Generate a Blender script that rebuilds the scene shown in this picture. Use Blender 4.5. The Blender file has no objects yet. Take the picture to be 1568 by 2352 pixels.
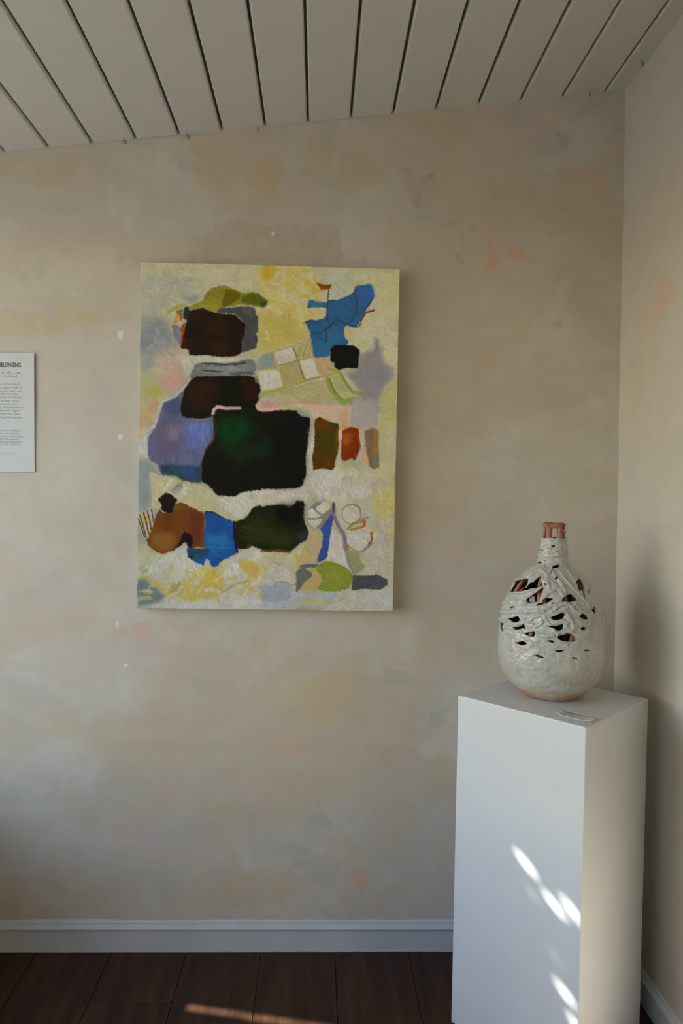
import bpy, math, random
import numpy as np
from mathutils import Vector, Matrix, Euler

# ------------------------------------------------------------------ scene, camera, light
scene = bpy.context.scene
COL = scene.collection

CAM_H = 1.4039
F_PX = 1641.22
YAW, PITCH, ROLL = 0.03257, 0.01779, 0.01871
cam_data = bpy.data.cameras.new('camera')
cam = bpy.data.objects.new('camera', cam_data)
COL.objects.link(cam)
cam_data.sensor_fit = 'VERTICAL'
cam_data.sensor_height = 36.0
cam_data.lens = 36.0 * F_PX / 2352.0
cam_data.clip_start = 0.02
_f = Vector((math.sin(YAW) * math.cos(PITCH), math.cos(YAW) * math.cos(PITCH), -math.sin(PITCH)))
_r = Vector((math.cos(YAW), -math.sin(YAW), 0.0))
_u = _r.cross(_f)
_c, _s = math.cos(ROLL), math.sin(ROLL)
r2, u2 = _r * _c + _u * _s, -_r * _s + _u * _c
cam.matrix_world = Matrix(((r2.x, u2.x, -_f.x, 0.0), (r2.y, u2.y, -_f.y, 0.0), (r2.z, u2.z, -_f.z, CAM_H), (0, 0, 0, 1)))
scene.camera = cam

world = bpy.data.worlds.new('sky')
scene.world = world
world.use_nodes = True
wn = world.node_tree.nodes
sky = wn.new('ShaderNodeTexSky')
sky.sky_type = 'NISHITA'
sky.sun_disc = False                      # the sun itself is the lamp below
sky.sun_elevation = math.radians(31.8)
sky.sun_rotation = math.radians(-82.6)
sky.air_density, sky.dust_density, sky.ozone_density = 1.0, 0.6, 1.0
world.node_tree.links.new(sky.outputs['Color'], wn['Background'].inputs['Color'])
wn['Background'].inputs['Strength'].default_value = 1.0

SUN_DIR = Vector((1.0, -0.13, -0.625)).normalized()      # the way the sunlight travels
sun_data = bpy.data.lights.new('sun', 'SUN')
sun_data.energy = 34.0
sun_data.color = (1.0, 0.93, 0.82)
sun_data.angle = 0.0093
sun = bpy.data.objects.new('sun', sun_data)
sun.rotation_euler = SUN_DIR.to_track_quat('-Z', 'Y').to_euler()
sun.location = (-6, 3.2, 5)
COL.objects.link(sun)

# daylight enters by two windows in the left wall
X_LEFT, X_RIGHT, Y_BACK, Y_FRONT = -1.65, 0.93, 2.20, -1.90
WIN_Y0, WIN_Y1, WIN_Z0, WIN_Z1 = 0.20, 2.175, 0.58, 2.22
WINDOWS = [(WIN_Y0, WIN_Y1, WIN_Z0, WIN_Z1), (-1.00, -0.05, 0.80, 2.20)]
for wy0, wy1, wz0, wz1 in WINDOWS:        # sampling portals in the two openings; they give off no light themselves
    portal_data = bpy.data.lights.new('window_portal', 'AREA')
    portal_data.shape = 'RECTANGLE'
    portal_data.size = wz1 - wz0
    portal_data.size_y = wy1 - wy0
    portal_data.cycles.is_portal = True
    portal = bpy.data.objects.new('window_portal', portal_data)
    portal.location = (X_LEFT - 0.02, (wy0 + wy1) / 2, (wz0 + wz1) / 2)
    portal.rotation_euler = (0, math.radians(-90), 0)
    COL.objects.link(portal)

scene.view_settings.view_transform = 'Standard'
scene.view_settings.look = 'None'
scene.view_settings.exposure = -0.13
scene.view_settings.gamma = 1.0
scene.view_settings.use_curve_mapping = False
scene.cycles.max_bounces = 14
scene.cycles.diffuse_bounces = 10
scene.cycles.transparent_max_bounces = 16
scene.cycles.sample_clamp_indirect = 6.0

# ------------------------------------------------------------------ helpers
def srgb(c):
    c = np.asarray(c, float)
    return np.where(c <= 0.04045, c / 12.92, ((c + 0.055) / 1.055) ** 2.4)

def tag(o, label=None, cat=None, group=None, kind=None):
    if label: o['label'] = label
    if cat: o['category'] = cat
    if group: o['group'] = group
    if kind: o['kind'] = kind
    return o

def link(name, mesh, mat=None, parent=None):
    o = bpy.data.objects.new(name, mesh)
    COL.objects.link(o)
    if mat is not None and not mesh.materials:
        mesh.materials.append(mat)
    if parent is not None:
        o.parent = parent
    return o

def empty(name, loc=(0, 0, 0), rz=0.0):
    o = bpy.data.objects.new(name, None)
    o.location = loc
    o.rotation_euler = (0, 0, rz)
    o.empty_display_size = 0.05
    COL.objects.link(o)
    return o

def mesh_of(name, verts, faces, smooth=False):
    m = bpy.data.meshes.new(name)
    m.from_pydata([tuple(map(float, v)) for v in verts], [], faces)
    m.update()
    if smooth:
        m.polygons.foreach_set('use_smooth', np.ones(len(m.polygons), dtype=bool))
    return m

def big_mesh(name, verts, quads, colors=None, smooth=True):
    verts = np.ascontiguousarray(verts, dtype=np.float32)
    quads = np.ascontiguousarray(quads, dtype=np.int32)
    m = bpy.data.meshes.new(name)
    m.vertices.add(len(verts)); m.vertices.foreach_set('co', verts.ravel())
    m.loops.add(quads.size); m.loops.foreach_set('vertex_index', quads.ravel())
    m.polygons.add(len(quads))
    m.polygons.foreach_set('loop_start', np.arange(0, quads.size, 4, dtype=np.int32))
    m.polygons.foreach_set('use_smooth', np.full(len(quads), smooth, dtype=bool))
    m.update(calc_edges=True)
    m.validate()
    if colors is not None:
        at = m.color_attributes.new('paint', 'FLOAT_COLOR', 'POINT')
        c4 = np.ones((len(verts), 4), dtype=np.float32); c4[:, :3] = colors
        at.data.foreach_set('color', c4.ravel())
    return m

def box_geo(x0, x1, y0, y1, z0, z1):
    v = [(x0, y0, z0), (x1, y0, z0), (x1, y1, z0), (x0, y1, z0), (x0, y0, z1), (x1, y0, z1), (x1, y1, z1), (x0, y1, z1)]
    f = [(0, 3, 2, 1), (4, 5, 6, 7), (0, 1, 5, 4), (1, 2, 6, 5), (2, 3, 7, 6), (3, 0, 4, 7)]
    return v, f

def boxes_mesh(name, boxes):
    V, F = [], []
    for b in boxes:
        v, f = box_geo(*b)
        n = len(V); V += v; F += [tuple(i + n for i in q) for q in f]
    return mesh_of(name, V, F)

def bevel(o, w, seg=2):
    b = o.modifiers.new('bevel', 'BEVEL'); b.width = w; b.segments = seg; b.limit_method = 'ANGLE'
    return o

def extrude_profile(name, prof, a, b, axis='x'):
    """closed profile [(depth, z)] swept from a to b"""
    n = len(prof); V = []
    for t in (a, b):
        for d, z in prof:
            V.append((t, d, z) if axis == 'x' else (d, t, z))
    F = [(i, (i + 1) % n, n + (i + 1) % n, n + i) for i in range(n)]
    F += [tuple(range(n - 1, -1, -1)), tuple(range(n, 2 * n))]
    m = mesh_of(name, V, F)
    return m

def tube_mesh(name, pts, rad, seg=10, caps=True):
    pts = [Vector(p) for p in pts]
    rads = rad if isinstance(rad, (list, tuple)) else [rad] * len(pts)
    V, F = [], []
    ref = Vector((0.31, 0.17, 0.94)).normalized()
    prev = None
    for i, p in enumerate(pts):
        t = (pts[min(i + 1, len(pts) - 1)] - pts[max(i - 1, 0)]).normalized()
        s = t.cross(ref) if prev is None else prev - t * prev.dot(t)
        if s.length < 1e-5: s = t.cross(Vector((1, 0, 0)))
        s.normalize(); prev = s
        w = t.cross(s)
        for k in range(seg):
            a = 2 * math.pi * k / seg
            V.append(p + (s * math.cos(a) + w * math.sin(a)) * rads[i])
    for i in range(len(pts) - 1):
        for k in range(seg):
            k2 = (k + 1) % seg
            F.append((i * seg + k, i * seg + k2, (i + 1) * seg + k2, (i + 1) * seg + k))
    if caps:
        F.append(tuple(range(seg - 1, -1, -1)))
        F.append(tuple((len(pts) - 1) * seg + k for k in range(seg)))
    return mesh_of(name, V, F, True)

def _hash(ix, iy, seed):
    h = (ix.astype(np.int64) * 374761393 + iy.astype(np.int64) * 668265263 + seed * 1442695041) & 0xFFFFFFFF
    h = ((h ^ (h >> 13)) * 1274126177) & 0xFFFFFFFF
    return ((h ^ (h >> 16)) & 0xFFFF) / 65535.0

def vnoise(x, y, seed=0):
    ix, iy = np.floor(x), np.floor(y)
    fx, fy = x - ix, y - iy
    fx = fx * fx * fx * (fx * (fx * 6 - 15) + 10); fy = fy * fy * fy * (fy * (fy * 6 - 15) + 10)
    a, b = _hash(ix, iy, seed), _hash(ix + 1, iy, seed)
    c, d = _hash(ix, iy + 1, seed), _hash(ix + 1, iy + 1, seed)
    return (a + (b - a) * fx) * (1 - fy) + (c + (d - c) * fx) * fy

def fbm(x, y, seed=0, octv=4, gain=0.5):
    s, amp, tot = 0.0, 1.0, 0.0
    for o in range(octv):
        s = s + amp * vnoise(x * 2 ** o + 17.3 * o, y * 2 ** o - 9.1 * o, seed + o)
        tot += amp; amp *= gain
    return s / tot

def inside(px, py, X, Y):
    r = np.zeros(X.shape, bool)
    n = len(px); j = n - 1
    for i in range(n):
        if py[i] != py[j]:
            cond = ((py[i] > Y) != (py[j] > Y)) & (X < (px[j] - px[i]) * (Y - py[i]) / (py[j] - py[i]) + px[i])
            r ^= cond
        j = i
    return r

def dist_line(pts, X, Y):
    d = np.full(X.shape, 1e9)
    for (x0, y0), (x1, y1) in zip(pts[:-1], pts[1:]):
        dx, dy = x1 - x0, y1 - y0
        L = max(dx * dx + dy * dy, 1e-12)
        t = np.clip(((X - x0) * dx + (Y - y0) * dy) / L, 0, 1)
        d = np.minimum(d, np.hypot(X - x0 - t * dx, Y - y0 - t * dy))
    return d

def gblur(a, s):
    if s < 0.3: return a
    r = max(1, int(math.ceil(2.5 * s)))
    k = np.exp(-0.5 * (np.arange(-r, r + 1) / s) ** 2); k /= k.sum()
    for ax in (0, 1):
        p = [(0, 0), (0, 0)]; p[ax] = (r, r)
        b = np.pad(a, p, mode='edge'); out = np.zeros_like(a)
        for i, w in enumerate(k):
            out += w * (b[i:i + a.shape[0], :] if ax == 0 else b[:, i:i + a.shape[1]])
        a = out
    return a

def grid_quads(ny, nx):
    i = np.arange((ny - 1) * nx).reshape(ny - 1, nx)[:, :-1]
    return np.stack([i, i + 1, i + nx + 1, i + nx], -1).reshape(-1, 4)

def smooth_poly(pts, it=1):
    for _ in range(it):
        q = []
        n = len(pts)
        for i in range(n):
            a, b = np.array(pts[i], float), np.array(pts[(i + 1) % n], float)
            q += [a * .88 + b * .12, a * .12 + b * .88]
        pts = q
    return [tuple(p) for p in pts]

# ------------------------------------------------------------------ traced shapes (mm on the canvas; mm on the walls; degrees and mm on the vase)
PAINT_LAYERS = [
 ["p",[-3,-2,398,0,399,51,244,59,163,83,-2,87],[166,163,134],14,10,1,0.08,30,0.3],
 ["p",[0,163,77,156,110,215,121,264,42,271,1,299],[124,128,124],14,10,1,0.08,30,0.3],
 ["p",[0,204,55,189,83,229,42,268,0,278],[118,124,126],10,10,1,0.08,30,0.3],
 ["p",[0,27,87,33,163,58,147,105,87,134,28,157,1,136],[154,153,137],14,10,1,0.08,30,0.3],
 ["p",[14,41,30,43,28,81,14,87],[142,146,142],8,12,1,0.08,30,0.3],
 ["p",[87,52,114,57,109,79,90,74],[142,146,140],8,12,1,0.08,30,0.3],
 ["p",[133,37,179,44,146,50,152,72,136,75],[136,142,142],6,12,1,0.08,30,0.3],
 ["p",[117,92,152,92,185,112,147,121,133,111],[124,127,130],6,10,1,0.08,30,0.3],
 ["p",[51,266,116,267,143,296,138,334,106,379,79,393,48,339],[168,150,133],14,10,1,0.08,30,0.3],
 ["p",[65,333,143,334,127,362,89,387,65,374],[170,136,124],9,10,1,0.08,30,0.3],
 ["p",[1,294,45,268,40,312,10,329],[131,137,135],8,10,1,0.08,30,0.3],
 ["p",[2,332,45,326,57,366,70,402,35,422,5,430],[156,154,106],14,10,1,0.08,30,0.3],
 ["p",[24,375,57,372,65,396,38,405],[152,147,72],9,10,1,0.08,30,0.3],
 ["p",[0,436,35,419,65,418,55,457,25,490,2,517],[172,146,104],10,10,1,0.08,30,0.3],
 ["p",[30,413,65,413,57,429,33,430],[165,128,108],8,10,1,0.08,30,0.3],
 ["p",[0,491,25,490,12,523,1,532],[178,156,112],6,10,1,0.08,30,0.3],
 ["p",[2,532,25,507,25,581,2,578],[172,172,160],6,10,1,0.08,30,0.3],
 ["p",[0,581,31,592,67,626,40,643,40,737,1,746],[128,138,138],8,10,1,0.08,30,0.3],
 ["p",[325,4,398,0,402,257,301,273,350,250,352,181,343,138,381,104,353,72],[172,161,100],8,10,1,0.08,30,0.3],
 ["p",[360,2,517,8,512,48,530,76,496,99,494,128,553,132,520,161,486,167,509,212,456,239,363,264],[172,163,106],8,10,1,0.08,30,0.3],
 ["p",[361,145,488,162,503,212,455,236,363,261],[166,154,84],10,10,1,0.08,30,0.3],
 ["p",[411,68,495,57,493,116,446,135,417,118],[178,172,128],8,10,1,0.08,30,0.3],
 ["p",[428,39,495,15,507,43,462,61],[180,172,125],7,10,1,0.08,30,0.3],
 ["p",[517,8,774,1,775,148,696,46,636,19],[172,169,130],14,10,1,0.08,30,0.3],
 ["p",[557,19,636,16,631,67,587,97,561,98],[156,164,142],6,6,1,0.08,30,0.3],
 ["p",[558,64,629,67,623,79,564,97],[164,168,150],5,6,1,0.08,30,0.3],
 ["p",[650,180,672,137,697,88,728,65,775,148,772,287,732,288,725,223,697,235,663,259,625,223,608,195,613,175],[172,169,138],3,5,1,0.08,30,0.3],
 ["p",[722,70,737,73,735,149,721,150],[178,170,125],6,10,1,0.08,30,0.3],
 ["p",[654,262,697,244,725,235,729,291,761,299,761,322,727,357,717,428,712,468,635,473,631,396,673,378,618,322,655,302],[124,122,126],5,10,1,0.08,30,0.3],
 ["p",[702,207,716,207,714,252,700,258],[112,106,114],4,10,1,0.08,30,0.3],
 ["p",[637,390,717,394,712,477,632,478],[152,147,144],6,10,1,0.08,30,0.3],
 ["p",[730,362,772,327,776,500,715,501,717,434],[164,160,114],5,10,1,0.08,30,0.3],
 ["p",[721,475,774,474,773,659,710,675,695,635,723,598],[170,166,134],8,10,1,0.08,30,0.3],
 ["p",[704,669,773,659,773,731,726,775,705,704],[178,168,114],7,10,1,0.08,30,0.3],
 ["p",[766,611,776,605,773,731,766,674],[172,150,62],3,10,1,0.08,30,0.3],
 ["p",[503,608,551,604,600,614,651,605,695,635,704,675,653,693,604,706,544,695,501,662],[180,176,164],5,10,1,0.08,30,0.3],
 ["p",[589,615,651,590,694,604,681,647,609,648],[172,168,140],7,10,1,0.08,30,0.3],
 ["p",[587,706,653,693,717,732,741,818,770,846,771,1032,630,1034,627,848],[172,169,150],6,10,1,0.08,30,0.3],
 ["p",[705,755,729,760,750,832,727,841,706,818],[160,158,152],7,10,1,0.08,30,0.3],
 ["p",[1,842,82,874,148,845,154,878,217,894,242,907,299,870,343,842,409,860,411,1035,2,1038],[184,184,170],4,10,1,0.08,30,0.3],
 ["p",[2,746,67,739,43,792,33,847,3,847],[140,146,142],8,10,1,0.08,30,0.3],
 ["p",[3,836,35,847,68,874,41,918,3,919],[172,170,140],8,10,1,0.08,30,0.3],
 ["p",[6,911,25,908,28,935,9,935],[128,142,140],6,10,1,0.08,30,0.3],
 ["p",[3,930,50,943,88,962,149,942,170,900,220,913,266,898,264,954,248,996,171,1010,133,1005,83,998,39,971],[182,168,98],4,9,1,0.08,30,0.3],
 ["p",[154,928,214,916,259,937,242,982,171,983],[184,166,78],7,10,1,0.08,30,0.3],
 ["p",[302,884,341,883,374,924,347,947,308,914],[184,164,86],4,10,1,0.08,30,0.3],
 ["p",[41,880,131,845,148,878,203,894,170,928,132,950,83,943,33,919],[186,188,174],4,10,1,0.08,30,0.3],
 ["p",[253,926,302,892,308,925,275,954],[196,196,186],2,10,1,0.08,30,0.3],
 ["p",[94,967,132,956,143,978,111,997],[150,146,98],4,10,1,0.08,30,0.3],
 ["p",[1,941,33,952,61,979,86,998,61,1020,1,1032],[112,128,126],4,5,1,0.25,50,0.3],
 ["p",[89,1023,281,1009,411,979,411,1035,20,1036],[182,185,180],4,10,1,0.08,30,0.3],
 ["p",[371,961,457,965,480,982,646,974,646,991,572,1021,372,1032],[160,168,174],5,10,1,0.08,30,0.3],
 ["p",[370,867,478,851,506,836,484,893,479,922,467,925,427,891,393,926,371,938],[180,174,140],4,10,1,0.08,30,0.3],
 ["p",[629,977,770,966,771,1032,543,1036],[178,180,172],5,10,1,0.08,30,0.3],
 ["s",[163,984,166,975,163,964],[182,186,178],1.5,3,0.5844111128812179,0.14,168,0.8,4.7],
 ["s",[327,944,339,944,351,938],[182,186,178],1.5,3,0.500744498514648,0.14,169,0.8,8.3],
 ["s",[301,982,306,986,311,991],[184,168,92],0.8,3,0.6403611757879643,0.14,49,0.8,11.1],
 ["s",[26,982,41,985,57,985],[192,192,182],1.5,3,0.39974204741623487,0.14,140,0.8,5.5],
 ["s",[160,920,175,924,191,922],[190,184,140],1.5,3,0.5067627341615668,0.14,163,0.8,7.6],
 ["s",[115,944,119,940,124,937],[190,184,140],3.0,3,0.5220506057481183,0.14,9,0.8,5.7],
 ["s",[222,929,238,933,254,923],[184,168,92],1.5,3,0.4949627443344159,0.14,8,0.8,7.3],
 ["s",[208,978,228,979,247,983],[192,192,182],0.8,3,0.6622475552006584,0.14,67,0.8,11.4],
 ["s",[209,977,222,972,237,971],[182,186,178],1.5,3,0.5767122899206716,0.14,63,0.8,4.9],
 ["s",[295,948,310,959,332,952],[190,184,140],0.8,3,0.6254330160641761,0.14,11,0.8,8.0],
 ["s",[139,1005,155,1000,173,1004],[186,158,60],1.5,3,0.40352543789391004,0.14,104,0.8,6.4],
 ["s",[7,985,24,984,41,981],[192,192,182],1.5,3,0.5429637294192835,0.14,12,0.8,6.1],
 ["s",[184,986,193,977,197,965],[192,192,182],1.5,3,0.5316016565523657,0.14,31,0.8,8.1],
 ["s",[154,927,161,927,168,924],[186,158,60],0.8,3,0.43176788313473974,0.14,16,0.8,5.8],
 ["s",[221,955,238,949,251,936],[190,184,140],0.8,3,0.49941843898772925,0.14,135,0.8,9.9],
 ["s",[166,957,174,954,182,958],[192,192,182],0.8,3,0.5657151307876865,0.14,6,0.8,11.5],
 ["s",[253,927,262,922,269,913],[186,176,110],3.0,3,0.6785490948965819,0.14,66,0.8,4.5],
 ["s",[23,988,30,984,40,988],[186,176,110],1.5,3,0.5778921956159752,0.14,7,0.8,11.3],
 ["s",[315,986,328,984,338,973],[184,168,92],0.8,3,0.42547759831597687,0.14,164,0.8,5.1],
 ["s",[179,929,186,934,196,932],[192,192,182],0.8,3,0.4411102845024893,0.14,144,0.8,4.7],
 ["s",[77,978,97,979,115,970],[186,176,110],0.8,3,0.6202623103401363,0.14,163,0.8,4.4],
 ["s",[359,915,371,906,388,909],[186,158,60],1.5,3,0.35280094872823486,0.14,166,0.8,11.8],
 ["s",[115,933,120,922,132,914],[186,176,110],3.0,3,0.36219670296374323,0.14,63,0.8,7.0],
 ["s",[33,984,38,972,52,967],[190,184,140],0.8,3,0.38688693803714397,0.14,90,0.8,6.7],
 ["s",[342,964,351,959,364,961],[190,184,140],0.8,3,0.5109580930358824,0.14,98,0.8,5.9],
 ["s",[308,941,323,941,334,927],[182,186,178],1.5,3,0.6325761851096944,0.14,56,0.8,8.8],
 ["s",[345,968,357,956,373,947],[182,186,178],0.8,3,0.5876740927979003,0.14,165,0.8,4.3],
 ["s",[4,1011,23,1004,43,1002],[186,176,110],0.8,3,0.5698266694075727,0.14,51,0.8,10.8],
 ["s",[228,986,239,999,245,1016],[184,168,92],0.8,3,0.5135820553288301,0.14,64,0.8,11.1],
 ["s",[95,920,102,920,109,922],[186,158,60],1.5,3,0.5896407672725578,0.14,49,0.8,5.3],
 ["s",[7,940,15,922,33,910],[186,176,110],1.5,3,0.4545800801308026,0.14,97,0.8,8.2],
 ["s",[332,931,335,926,338,920],[190,184,140],3.0,3,0.6341200301046752,0.14,114,0.8,4.1],
 ["s",[299,981,304,977,307,971],[190,184,140],0.8,3,0.5493230444608815,0.14,28,0.8,11.1],
 ["s",[181,949,193,940,200,927],[182,186,178],1.5,3,0.4399914028237686,0.14,19,0.8,11.5],
 ["s",[77,965,84,969,93,970],[192,192,182],3.0,3,0.5658397735043327,0.14,42,0.8,11.0],
 ["s",[42,967,50,966,58,968],[190,184,140],3.0,3,0.4005909390436309,0.14,135,0.8,8.4],
 ["s",[88,966,93,970,98,972],[186,176,110],1.5,3,0.5384542074080902,0.14,155,0.8,11.2],
 ["s",[367,991,372,997,375,1003],[186,158,60],3.0,3,0.596517259345203,0.14,105,0.8,9.8],
 ["s",[374,942,382,938,391,937],[186,176,110],3.0,3,0.6239622951744601,0.14,178,0.8,10.4],
 ["s",[118,931,125,942,121,958],[182,186,178],0.8,3,0.5342490768669325,0.14,24,0.8,9.2],
 ["s",[139,919,150,907,148,887],[190,184,140],0.8,3,0.5180220253156852,0.14,87,0.8,6.9],
 ["s",[325,966,336,959,343,948],[186,158,60],1.5,3,0.6579485861806622,0.14,83,0.8,5.8],
 ["s",[280,943,289,943,296,936],[184,168,92],1.5,3,0.6256533528037332,0.14,162,0.8,5.3],
 ["s",[87,987,99,979,103,964],[190,184,140],3.0,3,0.5270041770746946,0.14,124,0.8,7.0],
 ["s",[178,950,182,955,188,958],[192,192,182],0.8,3,0.6683729327920677,0.14,49,0.8,7.7],
 ["s",[316,976,322,960,332,946],[184,168,92],0.8,3,0.5507323409592335,0.14,64,0.8,9.6],
 ["s",[371,1006,388,1001,406,1014],[182,186,178],0.8,3,0.38018979155352095,0.14,178,0.8,8.8],
 ["s",[302,1008,307,1010,312,1015],[190,184,140],0.8,3,0.38717394881737444,0.14,50,0.8,9.6],
 ["s",[300,998,317,998,330,985],[182,186,178],3.0,3,0.5936018885451058,0.14,99,0.8,9.0],
 ["s",[333,984,350,973,369,964],[186,176,110],3.0,3,0.63441370581149,0.14,26,0.8,9.2],
 ["s",[104,994,123,985,136,968],[192,192,182],1.5,3,0.6687704909108431,0.14,65,0.8,8.3],
 ["s",[169,965,172,970,172,976],[190,184,140],1.5,3,0.5327179365383787,0.14,58,0.8,11.3],
 ["s",[332,967,343,972,353,980],[186,158,60],3.0,3,0.5518645772454818,0.14,56,0.8,6.3],
 ["s",[201,1002,210,1000,219,996],[184,168,92],0.8,3,0.6455154819979996,0.14,165,0.8,11.7],
 ["s",[90,926,98,920,101,909],[186,158,60],3.0,3,0.6357230291395248,0.14,33,0.8,8.9],
 ["s",[271,938,282,939,292,932],[186,158,60],3.0,3,0.6225234414015381,0.14,32,0.8,5.8],
 ["s",[226,1003,234,993,233,979],[184,168,92],0.8,3,0.5694226805966288,0.14,127,0.8,6.4],
 ["s",[77,924,83,932,88,942],[184,168,92],3.0,3,0.41856204784276513,0.14,29,0.8,11.9],
 ["s",[241,921,260,912,282,914],[182,186,178],1.5,3,0.5039258242405333,0.14,110,0.8,5.6],
 ["s",[125,928,143,918,154,898],[190,184,140],0.8,3,0.3629807886795104,0.14,45,0.8,7.7],
 ["s",[103,880,115,882,127,881],[184,182,150],3.0,3,0.5714582057103278,0.14,147,0.8,6.6],
 ["s",[140,906,156,909,172,904],[190,191,178],1.5,3,0.6893713420393774,0.14,53,0.8,8.4],
 ["s",[81,886,90,876,101,869],[184,182,150],3.0,3,0.4786149790183464,0.14,84,0.8,5.7],
 ["s",[136,922,149,928,155,945],[184,182,150],3.0,3,0.6482983618050283,0.14,91,0.8,4.9],
 ["s",[71,934,79,930,90,931],[184,182,150],3.0,3,0.445960640786661,0.14,143,0.8,6.8],
 ["s",[159,930,169,940,183,943],[184,182,150],3.0,3,0.6609063122261182,0.14,169,0.8,10.1],
 ["s",[113,917,124,923,128,938],[184,182,150],1.5,3,0.6764199975438692,0.14,128,0.8,7.4],
 ["s",[115,927,129,929,144,928],[178,182,178],1.5,3,0.4745137701115886,0.14,38,0.8,11.6],
 ["s",[92,928,105,923,118,926],[184,182,150],1.5,3,0.5428422668635468,0.14,175,0.8,11.5],
 ["s",[55,897,63,882,75,870],[178,182,178],0.8,3,0.5573737269753103,0.14,141,0.8,5.7],
 ["s",[118,932,130,934,143,934],[178,182,178],0.8,3,0.42729327027151165,0.14,165,0.8,8.9],
 ["s",[126,898,142,887,157,874],[178,182,178],0.8,3,0.6064878714699082,0.14,161,0.8,8.4],
 ["s",[163,908,173,903,181,893],[178,182,178],0.8,3,0.35358751378985676,0.14,113,0.8,11.7],
 ["s",[82,890,88,881,88,871],[184,182,150],1.5,3,0.5423238873809427,0.14,152,0.8,6.3],
 ["s",[185,880,197,871,201,855],[184,182,150],1.5,3,0.3680208659064559,0.14,112,0.8,11.1],
 ["s",[81,924,87,925,92,920],[178,182,178],1.5,3,0.6687294298282113,0.14,147,0.8,11.7],
 ["s",[52,899,57,888,50,875],[184,182,150],0.8,3,0.5018110703799825,0.14,105,0.8,6.1],
 ["s",[185,902,203,895,221,888],[178,182,178],1.5,3,0.4632891209039853,0.14,132,0.8,10.1],
 ["s",[459,100,471,93,486,97],[184,176,132],1.5,3,0.42253500734836535,0.14,9,0.8,11.7],
 ["s",[440,9,455,7,469,-2],[180,170,96],0.8,3,0.6180392324596563,0.14,175,0.8,9.8],
 ["s",[434,80,447,73,457,61],[176,146,52],0.8,3,0.4572272363316629,0.14,39,0.8,7.9],
 ["s",[432,132,439,146,434,164],[180,160,74],0.8,3,0.5786938158832376,0.14,100,0.8,11.3],
 ["s",[427,36,439,33,450,24],[180,160,74],0.8,3,0.5819401946305373,0.14,156,0.8,6.5],
 ["s",[503,54,512,39,507,19],[186,180,150],3.0,3,0.5060651550200705,0.14,65,0.8,11.2],
 ["s",[453,67,461,73,463,85],[180,160,74],0.8,3,0.6391448264124431,0.14,93,0.8,8.2],
 ["s",[390,47,398,54,410,52],[186,180,150],0.8,3,0.5269509204945043,0.14,165,0.8,8.1],
 ["s",[402,131,409,127,418,130],[180,170,96],0.8,3,0.6832354350609229,0.14,122,0.8,10.0],
 ["s",[458,100,475,89,497,90],[176,146,52],0.8,3,0.6447361150568264,0.14,134,0.8,10.2],
 ["s",[478,128,489,131,500,135],[180,170,96],1.5,3,0.6039843683764873,0.14,141,0.8,5.7],
 ["s",[531,118,538,118,545,119],[186,180,150],3.0,3,0.5197829791189308,0.14,81,0.8,12.0],
 ["s",[402,30,412,13,427,-1],[186,180,150],3.0,3,0.4232806723328273,0.14,131,0.8,5.2],
 ["s",[476,69,489,60,507,65],[186,180,150],0.8,3,0.3953804327473406,0.14,154,0.8,7.7],
 ["s",[403,118,411,137,431,148],[184,176,132],0.8,3,0.46900207193669385,0.14,125,0.8,8.0],
 ["s",[493,114,498,119,504,122],[180,170,96],1.5,3,0.38320846858875013,0.14,73,0.8,8.8],
 ["s",[457,92,474,84,491,75],[186,180,150],0.8,3,0.5681912640385034,0.14,179,0.8,10.0],
 ["s",[394,117,400,114,405,108],[186,180,150],3.0,3,0.3589347554910634,0.14,167,0.8,10.1],
 ["s",[428,114,441,121,457,120],[176,146,52],3.0,3,0.6238343946108166,0.14,142,0.8,7.8],
 ["s",[430,61,437,50,451,46],[180,160,74],0.8,3,0.42783171281187266,0.14,64,0.8,12.3],
 ["s",[498,64,512,63,525,58],[186,180,150],3.0,3,0.6652697795763448,0.14,64,0.8,6.3],
 ["s",[515,44,523,40,530,34],[184,176,132],3.0,3,0.5658468507540164,0.14,176,0.8,5.1],
 ["s",[416,67,433,62,451,62],[180,160,74],0.8,3,0.3544644217957626,0.14,49,0.8,9.1],
 ["s",[525,40,530,32,542,30],[180,170,96],1.5,3,0.5653163095280801,0.14,32,0.8,7.6],
 ["s",[492,53,506,64,517,78],[176,146,52],3.0,3,0.5792968711077441,0.14,0,0.8,10.5],
 ["s",[455,29,460,32,467,31],[176,146,52],3.0,3,0.5256731699937557,0.14,144,0.8,6.8],
 ["s",[378,120,385,123,392,127],[186,180,150],3.0,3,0.6980820104477796,0.14,60,0.8,11.3],
 ["s",[509,58,521,71,541,73],[176,146,52],0.8,3,0.5721706280335868,0.14,61,0.8,10.1],
 ["s",[398,83,401,77,407,73],[184,176,132],1.5,3,0.41543284632195077,0.14,121,0.8,11.1],
 ["s",[520,100,526,104,532,108],[176,146,52],3.0,3,0.5840756522947875,0.14,141,0.8,11.9],
 ["s",[517,37,527,52,538,68],[176,146,52],1.5,3,0.616740544195219,0.14,31,0.8,8.9],
 ["s",[456,22,463,9,471,-5],[186,180,150],3.0,3,0.5589166121887283,0.14,176,0.8,9.8],
 ["s",[470,81,480,86,490,90],[176,146,52],3.0,3,0.5947383641588485,0.14,80,0.8,8.9],
 ["s",[437,136,444,121,456,108],[186,180,150],3.0,3,0.47733894735256494,0.14,46,0.8,7.5],
 ["s",[470,134,479,146,484,160],[186,180,150],1.5,3,0.5218714600664247,0.14,134,0.8,11.7],
 ["s",[406,7,413,-4,420,-16],[184,176,132],1.5,3,0.37615371876459475,0.14,71,0.8,9.5],
 ["s",[431,51,445,52,459,53],[180,160,74],3.0,3,0.4947666487169456,0.14,164,0.8,10.2],
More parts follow.
